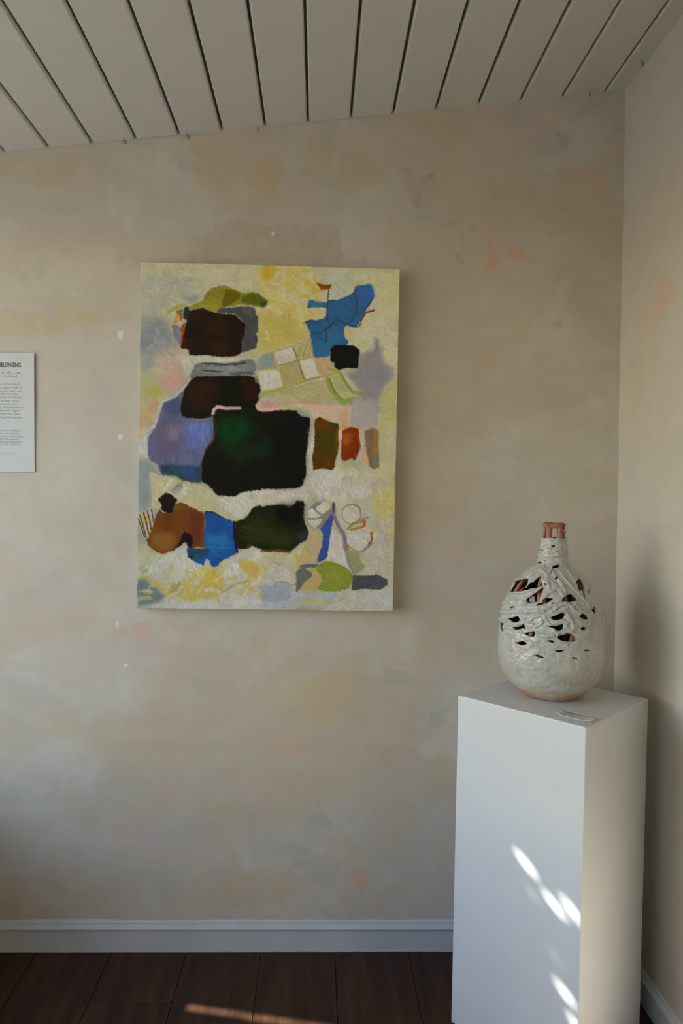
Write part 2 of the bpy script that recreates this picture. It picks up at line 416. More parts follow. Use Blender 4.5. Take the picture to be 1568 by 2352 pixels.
 ["s",[517,119,524,116,529,111],[180,160,74],3.0,3,0.6844055306340975,0.14,140,0.8,4.1],
 ["s",[458,140,462,145,469,148],[180,160,74],0.8,3,0.42108767985941137,0.14,59,0.8,11.3],
 ["s",[424,59,430,44,427,27],[184,176,132],3.0,3,0.49929784165453844,0.14,94,0.8,9.2],
 ["s",[492,116,505,113,517,106],[180,170,96],1.5,3,0.6924418033386195,0.14,78,0.8,4.2],
 ["s",[487,60,496,73,506,87],[180,170,96],0.8,3,0.6757175300222074,0.14,137,0.8,4.7],
 ["s",[445,11,461,11,474,-2],[180,160,74],1.5,3,0.5408912480591483,0.14,172,0.8,6.2],
 ["s",[460,101,468,107,480,105],[184,176,132],1.5,3,0.38135736167062506,0.14,31,0.8,8.5],
 ["s",[467,79,482,86,493,99],[184,176,132],0.8,3,0.38405673991912703,0.14,166,0.8,6.1],
 ["s",[373,127,378,122,386,122],[186,180,150],3.0,3,0.6486939278466148,0.14,173,0.8,6.3],
 ["s",[482,182,489,197,490,214],[168,152,76],3.0,3,0.5944470825682865,0.14,162,0.8,5.9],
 ["s",[442,130,453,131,463,135],[168,152,76],3.0,3,0.5643838687635954,0.14,47,0.8,7.4],
 ["s",[444,209,446,203,453,201],[168,152,76],1.5,3,0.372998340131789,0.14,31,0.8,7.8],
 ["s",[470,212,481,228,479,249],[168,152,76],1.5,3,0.43006693378702493,0.14,38,0.8,6.2],
 ["s",[388,162,398,155,409,150],[168,152,76],3.0,3,0.5519489394981527,0.14,63,0.8,5.9],
 ["s",[422,165,428,157,425,146],[168,152,76],1.5,3,0.6338167277500498,0.14,22,0.8,12.0],
 ["s",[376,198,382,208,379,219],[184,176,124],1.5,3,0.6666016307913591,0.14,67,0.8,10.0],
 ["s",[468,201,482,208,500,202],[168,152,76],3.0,3,0.42610060247129167,0.14,145,0.8,4.4],
 ["s",[379,137,383,144,385,152],[168,152,76],3.0,3,0.35756654305001306,0.14,93,0.8,12.2],
 ["s",[404,212,408,219,407,227],[168,152,76],0.8,3,0.6743522426340879,0.14,120,0.8,10.8],
 ["s",[385,167,392,175,404,178],[168,152,76],3.0,3,0.5028682021788295,0.14,46,0.8,8.1],
 ["s",[416,171,428,188,436,208],[168,152,76],3.0,3,0.5875398908676444,0.14,148,0.8,4.7],
 ["s",[408,136,415,138,421,143],[178,168,100],0.8,3,0.6803291270590659,0.14,31,0.8,10.8],
 ["s",[479,174,493,184,495,205],[178,168,100],0.8,3,0.554240237475571,0.14,130,0.8,12.4],
 ["s",[605,90,620,77,635,63],[180,178,150],3.0,3,0.5203232989004267,0.14,178,0.8,9.3],
 ["s",[715,67,722,74,725,83],[176,170,120],1.5,3,0.39168337511739115,0.14,158,0.8,5.0],
 ["s",[661,54,666,57,673,56],[180,178,150],0.8,3,0.6623438560065962,0.14,172,0.8,11.1],
 ["s",[668,18,673,30,673,43],[180,178,150],0.8,3,0.5471156273199766,0.14,66,0.8,11.2],
 ["s",[693,83,696,88,697,94],[168,172,146],0.8,3,0.35077497438635524,0.14,84,0.8,9.7],
 ["s",[747,44,757,53,762,67],[180,178,150],0.8,3,0.45884297146654746,0.14,85,0.8,8.2],
 ["s",[575,37,591,24,603,8],[180,178,150],3.0,3,0.41829584590658064,0.14,132,0.8,7.3],
 ["s",[737,70,751,67,763,56],[176,170,120],0.8,3,0.43550180343526795,0.14,143,0.8,5.4],
 ["s",[629,69,644,68,656,80],[180,178,150],1.5,3,0.47110985311458325,0.14,18,0.8,12.1],
 ["s",[635,57,640,67,654,70],[176,170,120],3.0,3,0.5174186653953747,0.14,152,0.8,11.4],
 ["s",[659,50,664,54,668,59],[180,178,150],0.8,3,0.6304905356438745,0.14,9,0.8,7.5],
 ["s",[599,53,608,57,619,59],[168,172,146],3.0,3,0.6644999042096531,0.14,59,0.8,11.9],
 ["s",[579,60,597,67,605,89],[168,172,146],0.8,3,0.6665670014585814,0.14,46,0.8,10.6],
 ["s",[675,40,690,37,705,30],[180,178,150],1.5,3,0.4200645731466535,0.14,68,0.8,11.3],
 ["s",[661,71,676,62,694,59],[168,172,146],1.5,3,0.4703900379566149,0.14,147,0.8,4.8],
 ["s",[737,76,749,91,769,96],[176,170,120],1.5,3,0.608527964271583,0.14,5,0.8,9.0],
 ["s",[748,187,752,191,759,191],[170,172,158],1.5,3,0.5356387623950298,0.14,86,0.8,9.1],
 ["s",[741,235,751,232,757,224],[178,174,140],1.5,3,0.49462032718566323,0.14,157,0.8,10.2],
 ["s",[740,155,756,164,767,180],[182,180,160],0.8,3,0.3936884610332134,0.14,172,0.8,10.1],
 ["s",[697,175,716,185,738,185],[170,172,158],3.0,3,0.629239196166935,0.14,158,0.8,9.8],
 ["s",[740,184,750,190,760,196],[182,180,160],1.5,3,0.6745376149627041,0.14,131,0.8,10.1],
 ["s",[682,228,691,211,700,194],[170,172,158],3.0,3,0.4671821155759182,0.14,132,0.8,8.6],
 ["s",[675,188,686,199,687,217],[182,180,160],3.0,3,0.41328861913007875,0.14,111,0.8,12.4],
 ["s",[705,196,721,206,732,221],[182,180,160],3.0,3,0.4926275791036554,0.14,51,0.8,5.2],
 ["s",[656,201,670,203,682,211],[182,180,160],1.5,3,0.6855529101105907,0.14,11,0.8,4.8],
 ["s",[709,189,726,195,742,206],[178,174,140],0.8,3,0.6579885901628668,0.14,178,0.8,9.0],
 ["s",[667,240,678,234,691,232],[170,172,158],0.8,3,0.6288817431329221,0.14,22,0.8,6.8],
 ["s",[744,252,750,247,758,247],[170,172,158],1.5,3,0.5838482071894298,0.14,168,0.8,11.0],
 ["s",[737,234,744,234,750,238],[182,180,160],0.8,3,0.548378869963768,0.14,20,0.8,4.1],
 ["s",[663,216,673,216,681,206],[170,172,158],0.8,3,0.3540620455453855,0.14,49,0.8,9.5],
 ["s",[687,171,695,156,701,138],[170,172,158],3.0,3,0.5273977827144262,0.14,37,0.8,6.1],
 ["s",[732,223,741,230,749,240],[178,174,140],3.0,3,0.5656812469589197,0.14,88,0.8,7.0],
 ["s",[19,115,35,113,50,125],[170,168,146],1.5,3,0.37521789667591654,0.14,48,0.8,7.8],
 ["s",[93,99,101,106,114,105],[172,168,130],0.8,3,0.4246848737529704,0.14,81,0.8,6.0],
 ["s",[167,4,186,9,206,2],[170,168,146],3.0,3,0.3966093060157375,0.14,94,0.8,7.9],
 ["s",[136,96,145,96,153,94],[172,168,130],3.0,3,0.4467801477258749,0.14,80,0.8,6.6],
 ["s",[171,26,176,21,181,16],[166,165,146],0.8,3,0.5016697574538248,0.14,75,0.8,6.1],
 ["s",[177,113,186,109,196,105],[172,168,130],3.0,3,0.4918196704275862,0.14,120,0.8,8.4],
 ["s",[82,114,97,121,112,127],[172,168,130],0.8,3,0.5574081405631804,0.14,42,0.8,10.8],
 ["s",[174,135,182,144,183,157],[172,168,130],1.5,3,0.5120487379540459,0.14,133,0.8,4.8],
 ["s",[90,22,99,18,107,11],[166,165,146],1.5,3,0.5068422301259531,0.14,139,0.8,5.1],
 ["s",[144,75,161,73,177,84],[152,154,146],3.0,3,0.6786889738062648,0.14,7,0.8,8.8],
 ["s",[157,40,175,39,192,45],[172,168,130],0.8,3,0.37423822450344235,0.14,64,0.8,5.0],
 ["s",[147,62,162,65,174,79],[170,168,146],1.5,3,0.49708989178538726,0.14,83,0.8,9.4],
 ["s",[16,82,33,86,43,104],[170,168,146],1.5,3,0.5807054389746963,0.14,23,0.8,4.8],
 ["s",[45,86,57,73,76,70],[152,154,146],3.0,3,0.6289329751052475,0.14,175,0.8,4.1],
 ["s",[53,28,65,43,84,49],[172,168,130],3.0,3,0.6458708055673907,0.14,30,0.8,7.1],
 ["s",[121,117,129,117,136,111],[172,168,130],3.0,3,0.3656681912957986,0.14,1,0.8,5.9],
 ["s",[68,13,72,8,76,4],[170,168,146],1.5,3,0.465975023836842,0.14,106,0.8,8.9],
 ["s",[170,141,174,138,180,138],[170,168,146],0.8,3,0.6200048205972888,0.14,155,0.8,10.6],
 ["s",[112,126,116,117,116,107],[172,168,130],1.5,3,0.4248461297556486,0.14,58,0.8,4.8],
 ["s",[134,28,146,33,160,31],[170,168,146],0.8,3,0.5911630087053092,0.14,103,0.8,8.6],
 ["s",[139,57,148,75,167,86],[170,168,146],0.8,3,0.39477773034151553,0.14,148,0.8,7.3],
 ["s",[47,137,52,142,59,140],[166,165,146],3.0,3,0.5383056649683629,0.14,92,0.8,5.2],
 ["s",[47,5,57,12,61,25],[172,168,130],0.8,3,0.6907164488943952,0.14,171,0.8,6.7],
 ["s",[79,87,88,69,108,58],[152,154,146],1.5,3,0.4158104750039051,0.14,55,0.8,8.5],
 ["s",[49,89,59,73,68,56],[170,168,146],0.8,3,0.5897164129710398,0.14,147,0.8,7.1],
 ["s",[115,37,121,41,123,49],[166,165,146],0.8,3,0.5296351899453087,0.14,113,0.8,8.1],
 ["s",[51,124,69,120,88,128],[172,168,130],0.8,3,0.4586730982735099,0.14,135,0.8,4.6],
 ["s",[100,68,103,73,107,78],[172,168,130],0.8,3,0.6137314815460211,0.14,101,0.8,6.3],
 ["s",[161,86,179,77,189,57],[170,168,146],1.5,3,0.4798062147513195,0.14,65,0.8,4.3],
 ["s",[158,47,167,59,179,68],[172,168,130],1.5,3,0.6889446204258972,0.14,72,0.8,4.3],
 ["s",[78,262,86,272,100,277],[116,122,128],0.8,3,0.4908229760130776,0.14,94,0.8,4.0],
 ["s",[44,220,61,221,76,229],[132,136,134],1.5,3,0.4511762598063307,0.14,175,0.8,9.1],
 ["s",[32,185,42,167,38,145],[132,136,134],3.0,3,0.5297697195478644,0.14,121,0.8,6.6],
 ["s",[14,197,26,190,40,186],[132,136,134],0.8,3,0.5828485547033664,0.14,11,0.8,6.2],
 ["s",[44,229,54,217,52,198],[146,148,142],0.8,3,0.5543875902253383,0.14,7,0.8,11.4],
 ["s",[41,182,50,184,59,180],[116,122,128],0.8,3,0.5419704890167553,0.14,112,0.8,8.4],
 ["s",[46,238,61,237,75,239],[146,148,142],0.8,3,0.502185679934256,0.14,77,0.8,7.6],
 ["s",[20,218,35,221,52,218],[132,136,134],1.5,3,0.6239252570813927,0.14,5,0.8,7.3],
 ["s",[13,188,30,179,47,170],[132,136,134],1.5,3,0.4345600587329763,0.14,112,0.8,7.8],
 ["s",[48,225,58,218,69,211],[116,122,128],3.0,3,0.6724596677893864,0.14,74,0.8,7.2],
 ["s",[22,259,29,257,34,250],[146,148,142],0.8,3,0.6825412059536391,0.14,60,0.8,11.6],
 ["s",[37,257,52,263,65,276],[132,136,134],3.0,3,0.4069706887887867,0.14,46,0.8,11.7],
 ["s",[545,654,553,654,560,648],[170,172,176],0.8,3,0.4368354089447457,0.14,15,0.8,5.9],
 ["s",[598,625,611,641,636,642],[182,176,150],3.0,3,0.6643024913788023,0.14,120,0.8,10.0],
 ["s",[631,669,647,664,665,670],[188,185,174],1.5,3,0.6313089195043111,0.14,177,0.8,8.0],
 ["s",[571,655,579,669,576,686],[176,170,172],0.8,3,0.5536129866219334,0.14,142,0.8,12.3],
 ["s",[551,660,555,653,559,646],[188,185,174],1.5,3,0.6646230478185631,0.14,176,0.8,9.1],
 ["s",[692,642,702,637,714,641],[182,176,150],3.0,3,0.44790473854967044,0.14,72,0.8,4.4],
 ["s",[651,630,656,625,656,616],[188,185,174],3.0,3,0.4739862500161286,0.14,6,0.8,9.5],
 ["s",[668,650,678,632,698,623],[188,185,174],3.0,3,0.6053477752582819,0.14,57,0.8,4.0],
 ["s",[631,614,641,623,651,633],[176,170,172],3.0,3,0.4679722525713446,0.14,103,0.8,11.2],
 ["s",[565,624,571,612,588,607],[182,176,150],1.5,3,0.6257735381890734,0.14,178,0.8,10.2],
 ["s",[550,636,557,639,561,647],[170,172,176],1.5,3,0.47406007667602135,0.14,106,0.8,4.3],
 ["s",[545,680,549,687,546,696],[170,172,176],1.5,3,0.606006885626362,0.14,81,0.8,11.7],
 ["s",[666,670,674,678,675,691],[182,176,150],1.5,3,0.4374315962108109,0.14,93,0.8,8.7],
 ["s",[625,678,634,662,653,653],[176,170,172],3.0,3,0.6185389374334016,0.14,122,0.8,7.5],
 ["s",[691,656,696,665,703,673],[176,170,172],0.8,3,0.6038721226531881,0.14,160,0.8,10.3],
 ["s",[658,667,669,678,685,685],[176,170,172],0.8,3,0.5963232425473682,0.14,96,0.8,11.1],
 ["s",[604,626,608,632,609,639],[176,170,172],0.8,3,0.5824172583044893,0.14,50,0.8,9.9],
 ["s",[681,625,694,627,706,633],[176,170,172],3.0,3,0.6486401706456726,0.14,161,0.8,8.1],
 ["s",[547,625,564,624,581,618],[170,172,176],3.0,3,0.5741544569598716,0.14,122,0.8,8.9],
 ["s",[606,623,623,619,641,618],[188,185,174],0.8,3,0.4122896611021731,0.14,106,0.8,11.6],
 ["s",[552,674,567,660,581,646],[170,172,176],0.8,3,0.6326934591427791,0.14,165,0.8,7.8],
 ["s",[655,666,670,674,682,688],[170,172,176],3.0,3,0.6943961893122549,0.14,55,0.8,5.2],
 ["s",[622,669,628,656,633,642],[182,176,150],3.0,3,0.37815316642160124,0.14,93,0.8,11.5],
 ["s",[587,652,601,637,618,626],[170,172,176],0.8,3,0.4643014665811464,0.14,69,0.8,10.5],
 ["s",[631,657,643,651,651,641],[176,170,172],3.0,3,0.39885749734904086,0.14,81,0.8,5.7],
 ["s",[564,680,569,685,571,693],[182,176,150],1.5,3,0.6219894820198918,0.14,166,0.8,11.9],
 ["s",[751,664,768,669,785,674],[182,178,150],3.0,3,0.6161857492696354,0.14,30,0.8,5.9],
 ["s",[706,788,709,793,712,798],[176,160,92],1.5,3,0.6026143611011298,0.14,52,0.8,11.0],
 ["s",[764,793,772,793,780,792],[176,160,92],1.5,3,0.5019048976666527,0.14,111,0.8,9.8],
 ["s",[736,781,754,785,771,790],[184,176,130],1.5,3,0.38166077224481754,0.14,54,0.8,11.8],
 ["s",[709,815,716,801,724,788],[184,176,130],0.8,3,0.6498976058602066,0.14,63,0.8,11.0],
 ["s",[751,715,758,723,769,727],[176,160,92],1.5,3,0.637386980242925,0.14,27,0.8,7.4],
 ["s",[728,836,733,848,730,862],[182,178,150],1.5,3,0.5732830475054329,0.14,67,0.8,6.2],
 ["s",[700,763,704,757,705,750],[182,178,150],3.0,3,0.4602244051449409,0.14,114,0.8,9.7],
 ["s",[722,668,733,682,733,702],[182,178,150],0.8,3,0.5297133195929009,0.14,107,0.8,7.6],
 ["s",[717,716,721,707,720,696],[176,160,92],3.0,3,0.4524792917013281,0.14,11,0.8,8.8],
 ["s",[767,723,788,722,809,719],[184,176,130],0.8,3,0.6488768126751702,0.14,12,0.8,6.7],
 ["s",[733,806,746,813,763,807],[182,178,150],1.5,3,0.454905455348597,0.14,92,0.8,7.0],
 ["s",[745,690,750,680,747,668],[176,160,92],0.8,3,0.4778777399249405,0.14,39,0.8,5.5],
 ["s",[750,680,761,687,771,696],[182,178,150],3.0,3,0.5757752442638846,0.14,8,0.8,5.3],
 ["s",[717,761,726,754,740,756],[176,160,92],3.0,3,0.3980806362271384,0.14,133,0.8,12.0],
 ["s",[724,768,728,763,735,762],[184,176,130],3.0,3,0.41518672098679027,0.14,74,0.8,11.0],
 ["s",[442,983,459,983,476,980],[184,184,174],0.8,3,0.5205800625619551,0.14,169,0.8,8.2],
 ["s",[708,1014,728,1010,748,1020],[162,170,178],0.8,3,0.3571692644769314,0.14,21,0.8,5.4],
 ["s",[496,989,514,992,533,988],[180,176,140],1.5,3,0.37938360016271994,0.14,128,0.8,6.7],
 ["s",[608,983,620,983,631,991],[180,176,140],1.5,3,0.6821858392113231,0.14,177,0.8,10.2],
 ["s",[505,993,511,994,518,993],[184,184,174],3.0,3,0.35209988766604866,0.14,166,0.8,4.6],
 ["s",[639,1028,658,1027,673,1011],[180,176,140],0.8,3,0.6919978160894578,0.14,119,0.8,10.4],
 ["s",[765,994,774,995,780,1004],[170,176,178],0.8,3,0.6021979356218373,0.14,66,0.8,6.9],
 ["s",[434,985,440,986,446,983],[180,176,140],1.5,3,0.4461708383040685,0.14,17,0.8,7.9],
 ["s",[757,982,764,981,770,975],[170,176,178],3.0,3,0.4999116101040171,0.14,98,0.8,9.3],
 ["s",[527,1001,544,1005,562,1002],[170,176,178],0.8,3,0.4402151345731553,0.14,92,0.8,4.2],
 ["s",[449,1007,463,1004,473,989],[170,176,178],1.5,3,0.5989999082786255,0.14,46,0.8,5.8],
 ["s",[658,1024,677,1027,695,1018],[162,170,178],1.5,3,0.40025252624046315,0.14,13,0.8,7.0],
 ["s",[542,1007,562,1004,582,1012],[180,176,140],1.5,3,0.6233959003942183,0.14,82,0.8,6.6],
 ["s",[627,1023,647,1020,668,1030],[180,176,140],1.5,3,0.6084221336238929,0.14,57,0.8,5.3],
 ["s",[732,999,744,1002,754,1010],[184,184,174],1.5,3,0.49430756072268733,0.14,33,0.8,6.6],
 ["s",[637,1004,645,1004,652,1011],[162,170,178],1.5,3,0.35006028880861106,0.14,46,0.8,4.7],
 ["s",[481,1027,487,1026,493,1024],[170,176,178],0.8,3,0.3623722967334711,0.14,73,0.8,4.6],
 ["s",[477,1018,489,1019,500,1008],[184,184,174],0.8,3,0.35465768925056124,0.14,39,0.8,4.3],
 ["s",[759,1008,775,1010,791,1002],[170,176,178],0.8,3,0.5767201614334484,0.14,88,0.8,11.5],
 ["s",[469,994,488,990,507,982],[170,176,178],1.5,3,0.6690364963691791,0.14,146,0.8,8.8],
 ["s",[446,991,456,993,464,1001],[180,176,140],0.8,3,0.5857215503020684,0.14,44,0.8,5.5],
 ["s",[669,1022,679,1021,686,1011],[162,170,178],1.5,3,0.5511295803302133,0.14,123,0.8,7.6],
 ["s",[661,903,673,895,674,878],[180,178,160],1.5,3,0.3616974996692206,0.14,172,0.8,11.9],
 ["s",[658,869,678,874,693,892],[172,170,158],1.5,3,0.5432131716425982,0.14,87,0.8,4.0],
 ["s",[736,858,741,862,748,861],[180,178,160],3.0,3,0.5850084258242009,0.14,84,0.8,5.0],
 ["s",[742,868,757,876,774,880],[172,170,158],1.5,3,0.6952964021459946,0.14,31,0.8,6.9],
 ["s",[657,888,672,885,687,891],[180,178,160],3.0,3,0.45648203862262954,0.14,132,0.8,12.0],
 ["s",[756,847,763,860,779,866],[172,170,158],0.8,3,0.6040515241009572,0.14,2,0.8,6.3],
 ["s",[696,889,715,889,733,885],[180,178,160],0.8,3,0.44243049166918247,0.14,124,0.8,4.4],
 ["s",[754,889,768,893,784,892],[180,178,160],1.5,3,0.4316265330117579,0.14,11,0.8,8.5],
 ["s",[715,888,727,901,742,910],[180,178,160],1.5,3,0.3952885387322673,0.14,3,0.8,8.7],
 ["s",[711,873,721,876,731,878],[172,170,158],0.8,3,0.5611643903107184,0.14,12,0.8,7.3],
 ["p",[35,624,69,635,108,637,119,658,152,655,195,660,218,678,237,697,286,705,333,726,320,759,287,768,246,750,224,742,196,742,166,732,119,711,97,725,67,736,43,731,40,682],[176,170,134],1,4,1,0.12,40,0.6],
 ["p",[240,700,286,696,319,674,369,669,407,672,407,714,366,717,345,728,334,748,301,762,251,733],[182,180,166],1.5,4,1,0.12,40,0.7],
 ["s",[78,678,100,648],[190,188,176],0.8,1.6,1,0.12,0,0.6,8.3],
 ["s",[125,708,141,680,154,674],[184,180,164],1.5,1.6,1,0.12,0,0.7,16.7],
 ["p",[367,679,396,670,436,677,487,665,501,639,500,574,505,545,507,480,526,479,525,556,522,610,504,662,510,704,493,708,476,708,465,720,450,723,433,709,368,718],[180,177,166],0.9,4,1,0.12,40,0.7],
 ["p",[509,453,527,455,526,506,506,506],[170,167,156],0.9,3,1,0.12,40,0.6],
 ["s",[183,662,191,670,190,684],[188,184,160],3.0,3,0.6214342801116963,0.14,115,0.8,6.4],
 ["s",[172,644,176,642,182,643],[176,168,120],1.5,3,0.5357013994578527,0.14,178,0.8,6.0],
 ["s",[153,657,163,663,173,670],[168,168,150],0.8,3,0.5914223486217867,0.14,51,0.8,6.5],
 ["s",[52,712,58,713,64,714],[168,168,150],3.0,3,0.6844509507258731,0.14,0,0.8,6.9],
 ["s",[87,705,93,702,100,702],[176,168,120],1.5,3,0.5683686318885344,0.14,16,0.8,9.0],
 ["s",[139,647,143,645,148,642],[188,184,160],3.0,3,0.600029541447354,0.14,37,0.8,7.4],
 ["s",[222,656,225,663,234,667],[188,184,160],0.8,3,0.49186182244434595,0.14,26,0.8,5.4],
 ["s",[77,686,88,692,93,704],[176,168,120],1.5,3,0.6696244824463751,0.14,65,0.8,6.7],
 ["s",[84,719,87,715,92,711],[176,168,120],0.8,3,0.5409272752339789,0.14,139,0.8,7.0],
 ["s",[145,681,148,689,145,698],[168,168,150],0.8,3,0.5026877212099146,0.14,39,0.8,7.4],
 ["s",[119,697,123,696,127,699],[168,168,150],3.0,3,0.5540983404001915,0.14,149,0.8,8.1],
 ["s",[176,721,182,725,189,728],[176,168,120],0.8,3,0.6701750458204745,0.14,37,0.8,6.3],
 ["s",[99,661,106,661,111,667],[188,184,160],1.5,3,0.5126676636122542,0.14,32,0.8,7.3],
 ["s",[180,728,182,734,179,742],[176,168,120],3.0,3,0.37839629769389593,0.14,73,0.8,8.1],
 ["s",[193,716,195,710,197,705],[176,168,120],0.8,3,0.5670332883433846,0.14,40,0.8,5.2],
 ["s",[51,704,59,701,68,702],[188,184,160],0.8,3,0.4628221288072249,0.14,72,0.8,8.7],
 ["s",[330,703,335,705,341,704],[190,188,178],1.5,3,0.4613995487052345,0.14,97,0.8,9.2],
 ["s",[285,705,295,703,302,692],[190,188,178],1.5,3,0.6763951575075492,0.14,67,0.8,7.6],
 ["s",[367,702,373,704,380,703],[180,182,178],3.0,3,0.5954029619035707,0.14,118,0.8,6.5],
 ["s",[279,692,285,694,289,698],[180,182,178],1.5,3,0.6098789742477403,0.14,73,0.8,4.2],
 ["s",[403,693,412,691,421,692],[190,188,178],1.5,3,0.46057165152318796,0.14,179,0.8,5.9],
 ["s",[295,695,309,698,324,691],[180,182,178],0.8,3,0.6984907805902353,0.14,44,0.8,5.1],
 ["s",[268,697,280,696,293,699],[190,188,178],3.0,3,0.5608190308669323,0.14,107,0.8,7.3],
 ["s",[388,683,399,684,410,680],[190,188,178],3.0,3,0.5527379034035299,0.14,114,0.8,7.6],
 ["s",[284,694,290,694,296,695],[176,166,120],3.0,3,0.5259204732637175,0.14,16,0.8,5.2],
 ["s",[331,694,346,694,356,708],[176,166,120],1.5,3,0.5037049549113177,0.14,139,0.8,7.6],
 ["s",[347,684,362,686,377,679],[190,188,178],1.5,3,0.6382427801611692,0.14,52,0.8,6.1],
 ["s",[276,687,281,686,287,688],[176,166,120],1.5,3,0.4557507191328626,0.14,85,0.8,8.6],
 ["s",[365,699,374,697,383,703],[176,166,120],3.0,3,0.6156324353882031,0.14,81,0.8,7.9],
 ["s",[278,698,290,702,301,711],[180,182,178],1.5,3,0.5169073014029308,0.14,23,0.8,3.9],
 ["s",[484,682,493,679,501,673],[176,176,172],1.5,3,0.4565660257039501,0.14,20,0.8,6.4],
 ["s",[406,707,419,705,431,712],[176,176,172],3.0,3,0.5970708252217414,0.14,139,0.8,7.7],
 ["s",[389,690,397,691,405,686],[176,176,172],3.0,3,0.4298060788833076,0.14,85,0.8,8.4],
 ["s",[419,689,428,690,436,693],[190,187,178],1.5,3,0.5560735521834619,0.14,148,0.8,7.8],
 ["s",[464,687,478,684,492,685],[190,187,178],0.8,3,0.40739927932773257,0.14,87,0.8,7.4],
 ["s",[469,701,476,700,481,693],[190,187,178],3.0,3,0.5894161743096933,0.14,63,0.8,5.6],
 ["s",[474,701,483,701,489,693],[190,187,178],3.0,3,0.6046328920022693,0.14,82,0.8,5.7],
 ["s",[441,699,453,698,464,705],[176,176,172],0.8,3,0.37260597338816465,0.14,110,0.8,6.1],
 ["s",[475,707,484,709,492,714],[176,176,172],1.5,3,0.40190034327118696,0.14,9,0.8,7.2],
 ["s",[496,681,506,681,515,685],[190,187,178],3.0,3,0.3669231750113938,0.14,116,0.8,5.3],
 ["s",[464,707,477,703,486,691],[176,176,172],3.0,3,0.670577728950618,0.14,92,0.8,7.9],
 ["s",[475,696,485,694,494,701],[176,176,172],1.5,3,0.6051135442214545,0.14,15,0.8,7.2],
 ["p",[186,109,190,93,206,73,234,67,250,64,272,73,296,82,307,84,332,81,354,85,359,99,380,109,373,120,354,126,327,120,299,120,245,129,226,141,207,139,191,131,147,135,144,129,174,115],[122,116,36],1.2,3,1,0.2,40,0.25],
 ["p",[255,72,296,84,296,101,272,118,240,130,245,97],[92,80,12],1.5,3.0,1,0.12,40,0.25],
 ["p",[302,95,332,83,354,88,380,109,365,123,327,116,297,112],[78,84,18],2.5,3.0,1,0.12,40,0.25],
 ["p",[354,110,380,107,373,123,357,124],[52,62,34],3,3.0,1,0.12,40,0.25],
 ["p",[147,132,207,120,234,127,226,141,207,137,163,136],[134,127,48],2,3.0,1,0.12,40,0.25],
 ["p",[77,159,79,145,101,128,131,118,136,127,109,136,90,147],[142,137,58],2.5,3,1,0.12,40,0.25],
 ["p",[223,145,234,132,299,125,338,127,343,149,350,154,349,176,353,198,345,203,352,222,345,247,328,256,301,262,306,232,314,177,294,158,278,146],[64,67,68],1.2,3,1,0.25,40,0.25],
 ["p",[294,128,335,130,338,154,311,150],[74,77,78],5,3.0,1,0.12,40,0.25],
 ["p",[136,143,185,132,207,141,223,146,245,147,278,148,294,161,314,177,311,210,305,232,301,262,287,273,246,277,192,273,146,274,143,255,121,253,126,214,137,176],[30,21,14],1.2,3,1,0.35,40,0.25],
 ["p",[142,138,204,141,191,158,147,165],[44,22,14],6,10,1,0.08,30,0.3],
 ["p",[219,234,260,227,268,265,219,269],[48,26,14],9,10,1,0.08,30,0.3],
 ["p",[180,175,245,162,259,200,191,207],[40,27,13],12,10,1,0.08,30,0.3],
 ["p",[128,133,142,128,147,146,137,171,126,165],[42,44,33],1.5,3.0,1,0.12,40,0.25],
 ["p",[107,141,125,135,127,160,122,176,117,152],[92,98,90],1.5,3.0,1,0.12,40,0.25],
 ["p",[104,144,117,155,116,171,107,184,96,180,103,166],[168,132,68],1,3.0,1,0.12,40,0.25],
 ["s",[107,145,120,157,120,170],[150,68,20],0.8,1.6,1,0.12,0,0.3,4.4],
 ["p",[95,185,118,185,122,231,120,247,107,231,98,210],[106,106,130],1,3.0,1,0.12,40,0.25],
 ["p",[126,180,132,175,131,203,126,231,121,253,122,215,119,196],[136,62,14],0.8,3.0,1,0.12,40,0.25],
 ["p",[128,225,140,225,141,252,122,254],[60,22,12],1.5,3.0,1,0.12,40,0.25],
 ["s",[96,207,110,242],[150,110,90],0.8,1.6,0.7,0.12,0,0.3,3.3],
 ["p",[148,279,192,274,247,280,296,277,328,278,296,287,219,294,176,295,162,309,149,334,138,332,130,310,121,291],[178,174,156],2,3,1,0.12,40,0.6],
 ["p",[165,301,187,294,247,297,328,280,348,294,348,316,302,328,247,333,171,334,152,346,149,334,160,312],[112,115,115],1.5,3,1,0.3,5,0.25],
 ["p",[173,297,219,295,274,297,315,289,315,296,247,302,206,300],[36,39,38],2,3.0,1,0.12,40,0.25],
 ["p",[169,318,200,316,247,320,247,323,206,320],[40,40,40],1,3.0,1,0.12,40,0.25],
 ["p",[269,323,343,316,343,327,269,333],[70,73,76],3,3.0,1,0.12,40,0.25],
 ["p",[22,512,49,490,65,435,71,418,106,401,122,387,144,378,144,460,188,467,215,456,225,456,228,512,228,486,223,522,201,555,189,597,190,654,152,654,119,635,69,633,58,603,34,591,27,572,28,523,47,495],[90,94,122],1,2.5,1,0.22,78,0.25],
 ["p",[68,421,117,395,128,433,123,458,85,461],[66,74,104],7,5,1,0.08,30,0.3],
 ["p",[44,490,84,456,117,474,107,513,52,514],[92,84,104],9,5,1,0.08,30,0.3],
 ["p",[145,482,194,473,216,486,208,511,150,512],[92,112,168],9,6,1,0.25,80,0.3],
 ["p",[128,488,210,486,200,528,167,559,140,551],[92,106,164],9,6,1,0.25,75,0.3],
 ["p",[58,522,118,510,129,557,85,579,39,578],[96,84,112],12,6,1,0.08,30,0.3],
 ["p",[79,495,128,488,118,521,85,533],[118,110,128],8,6,1,0.08,30,0.3],
 ["p",[64,605,97,601,129,606,173,608,189,597,190,654,152,654,119,635,69,633],[40,64,76],4,3,1,0.3,40,0.25],
 ["p",[124,609,162,605,173,649,130,636],[46,68,120],5,10,1,0.08,30,0.3],
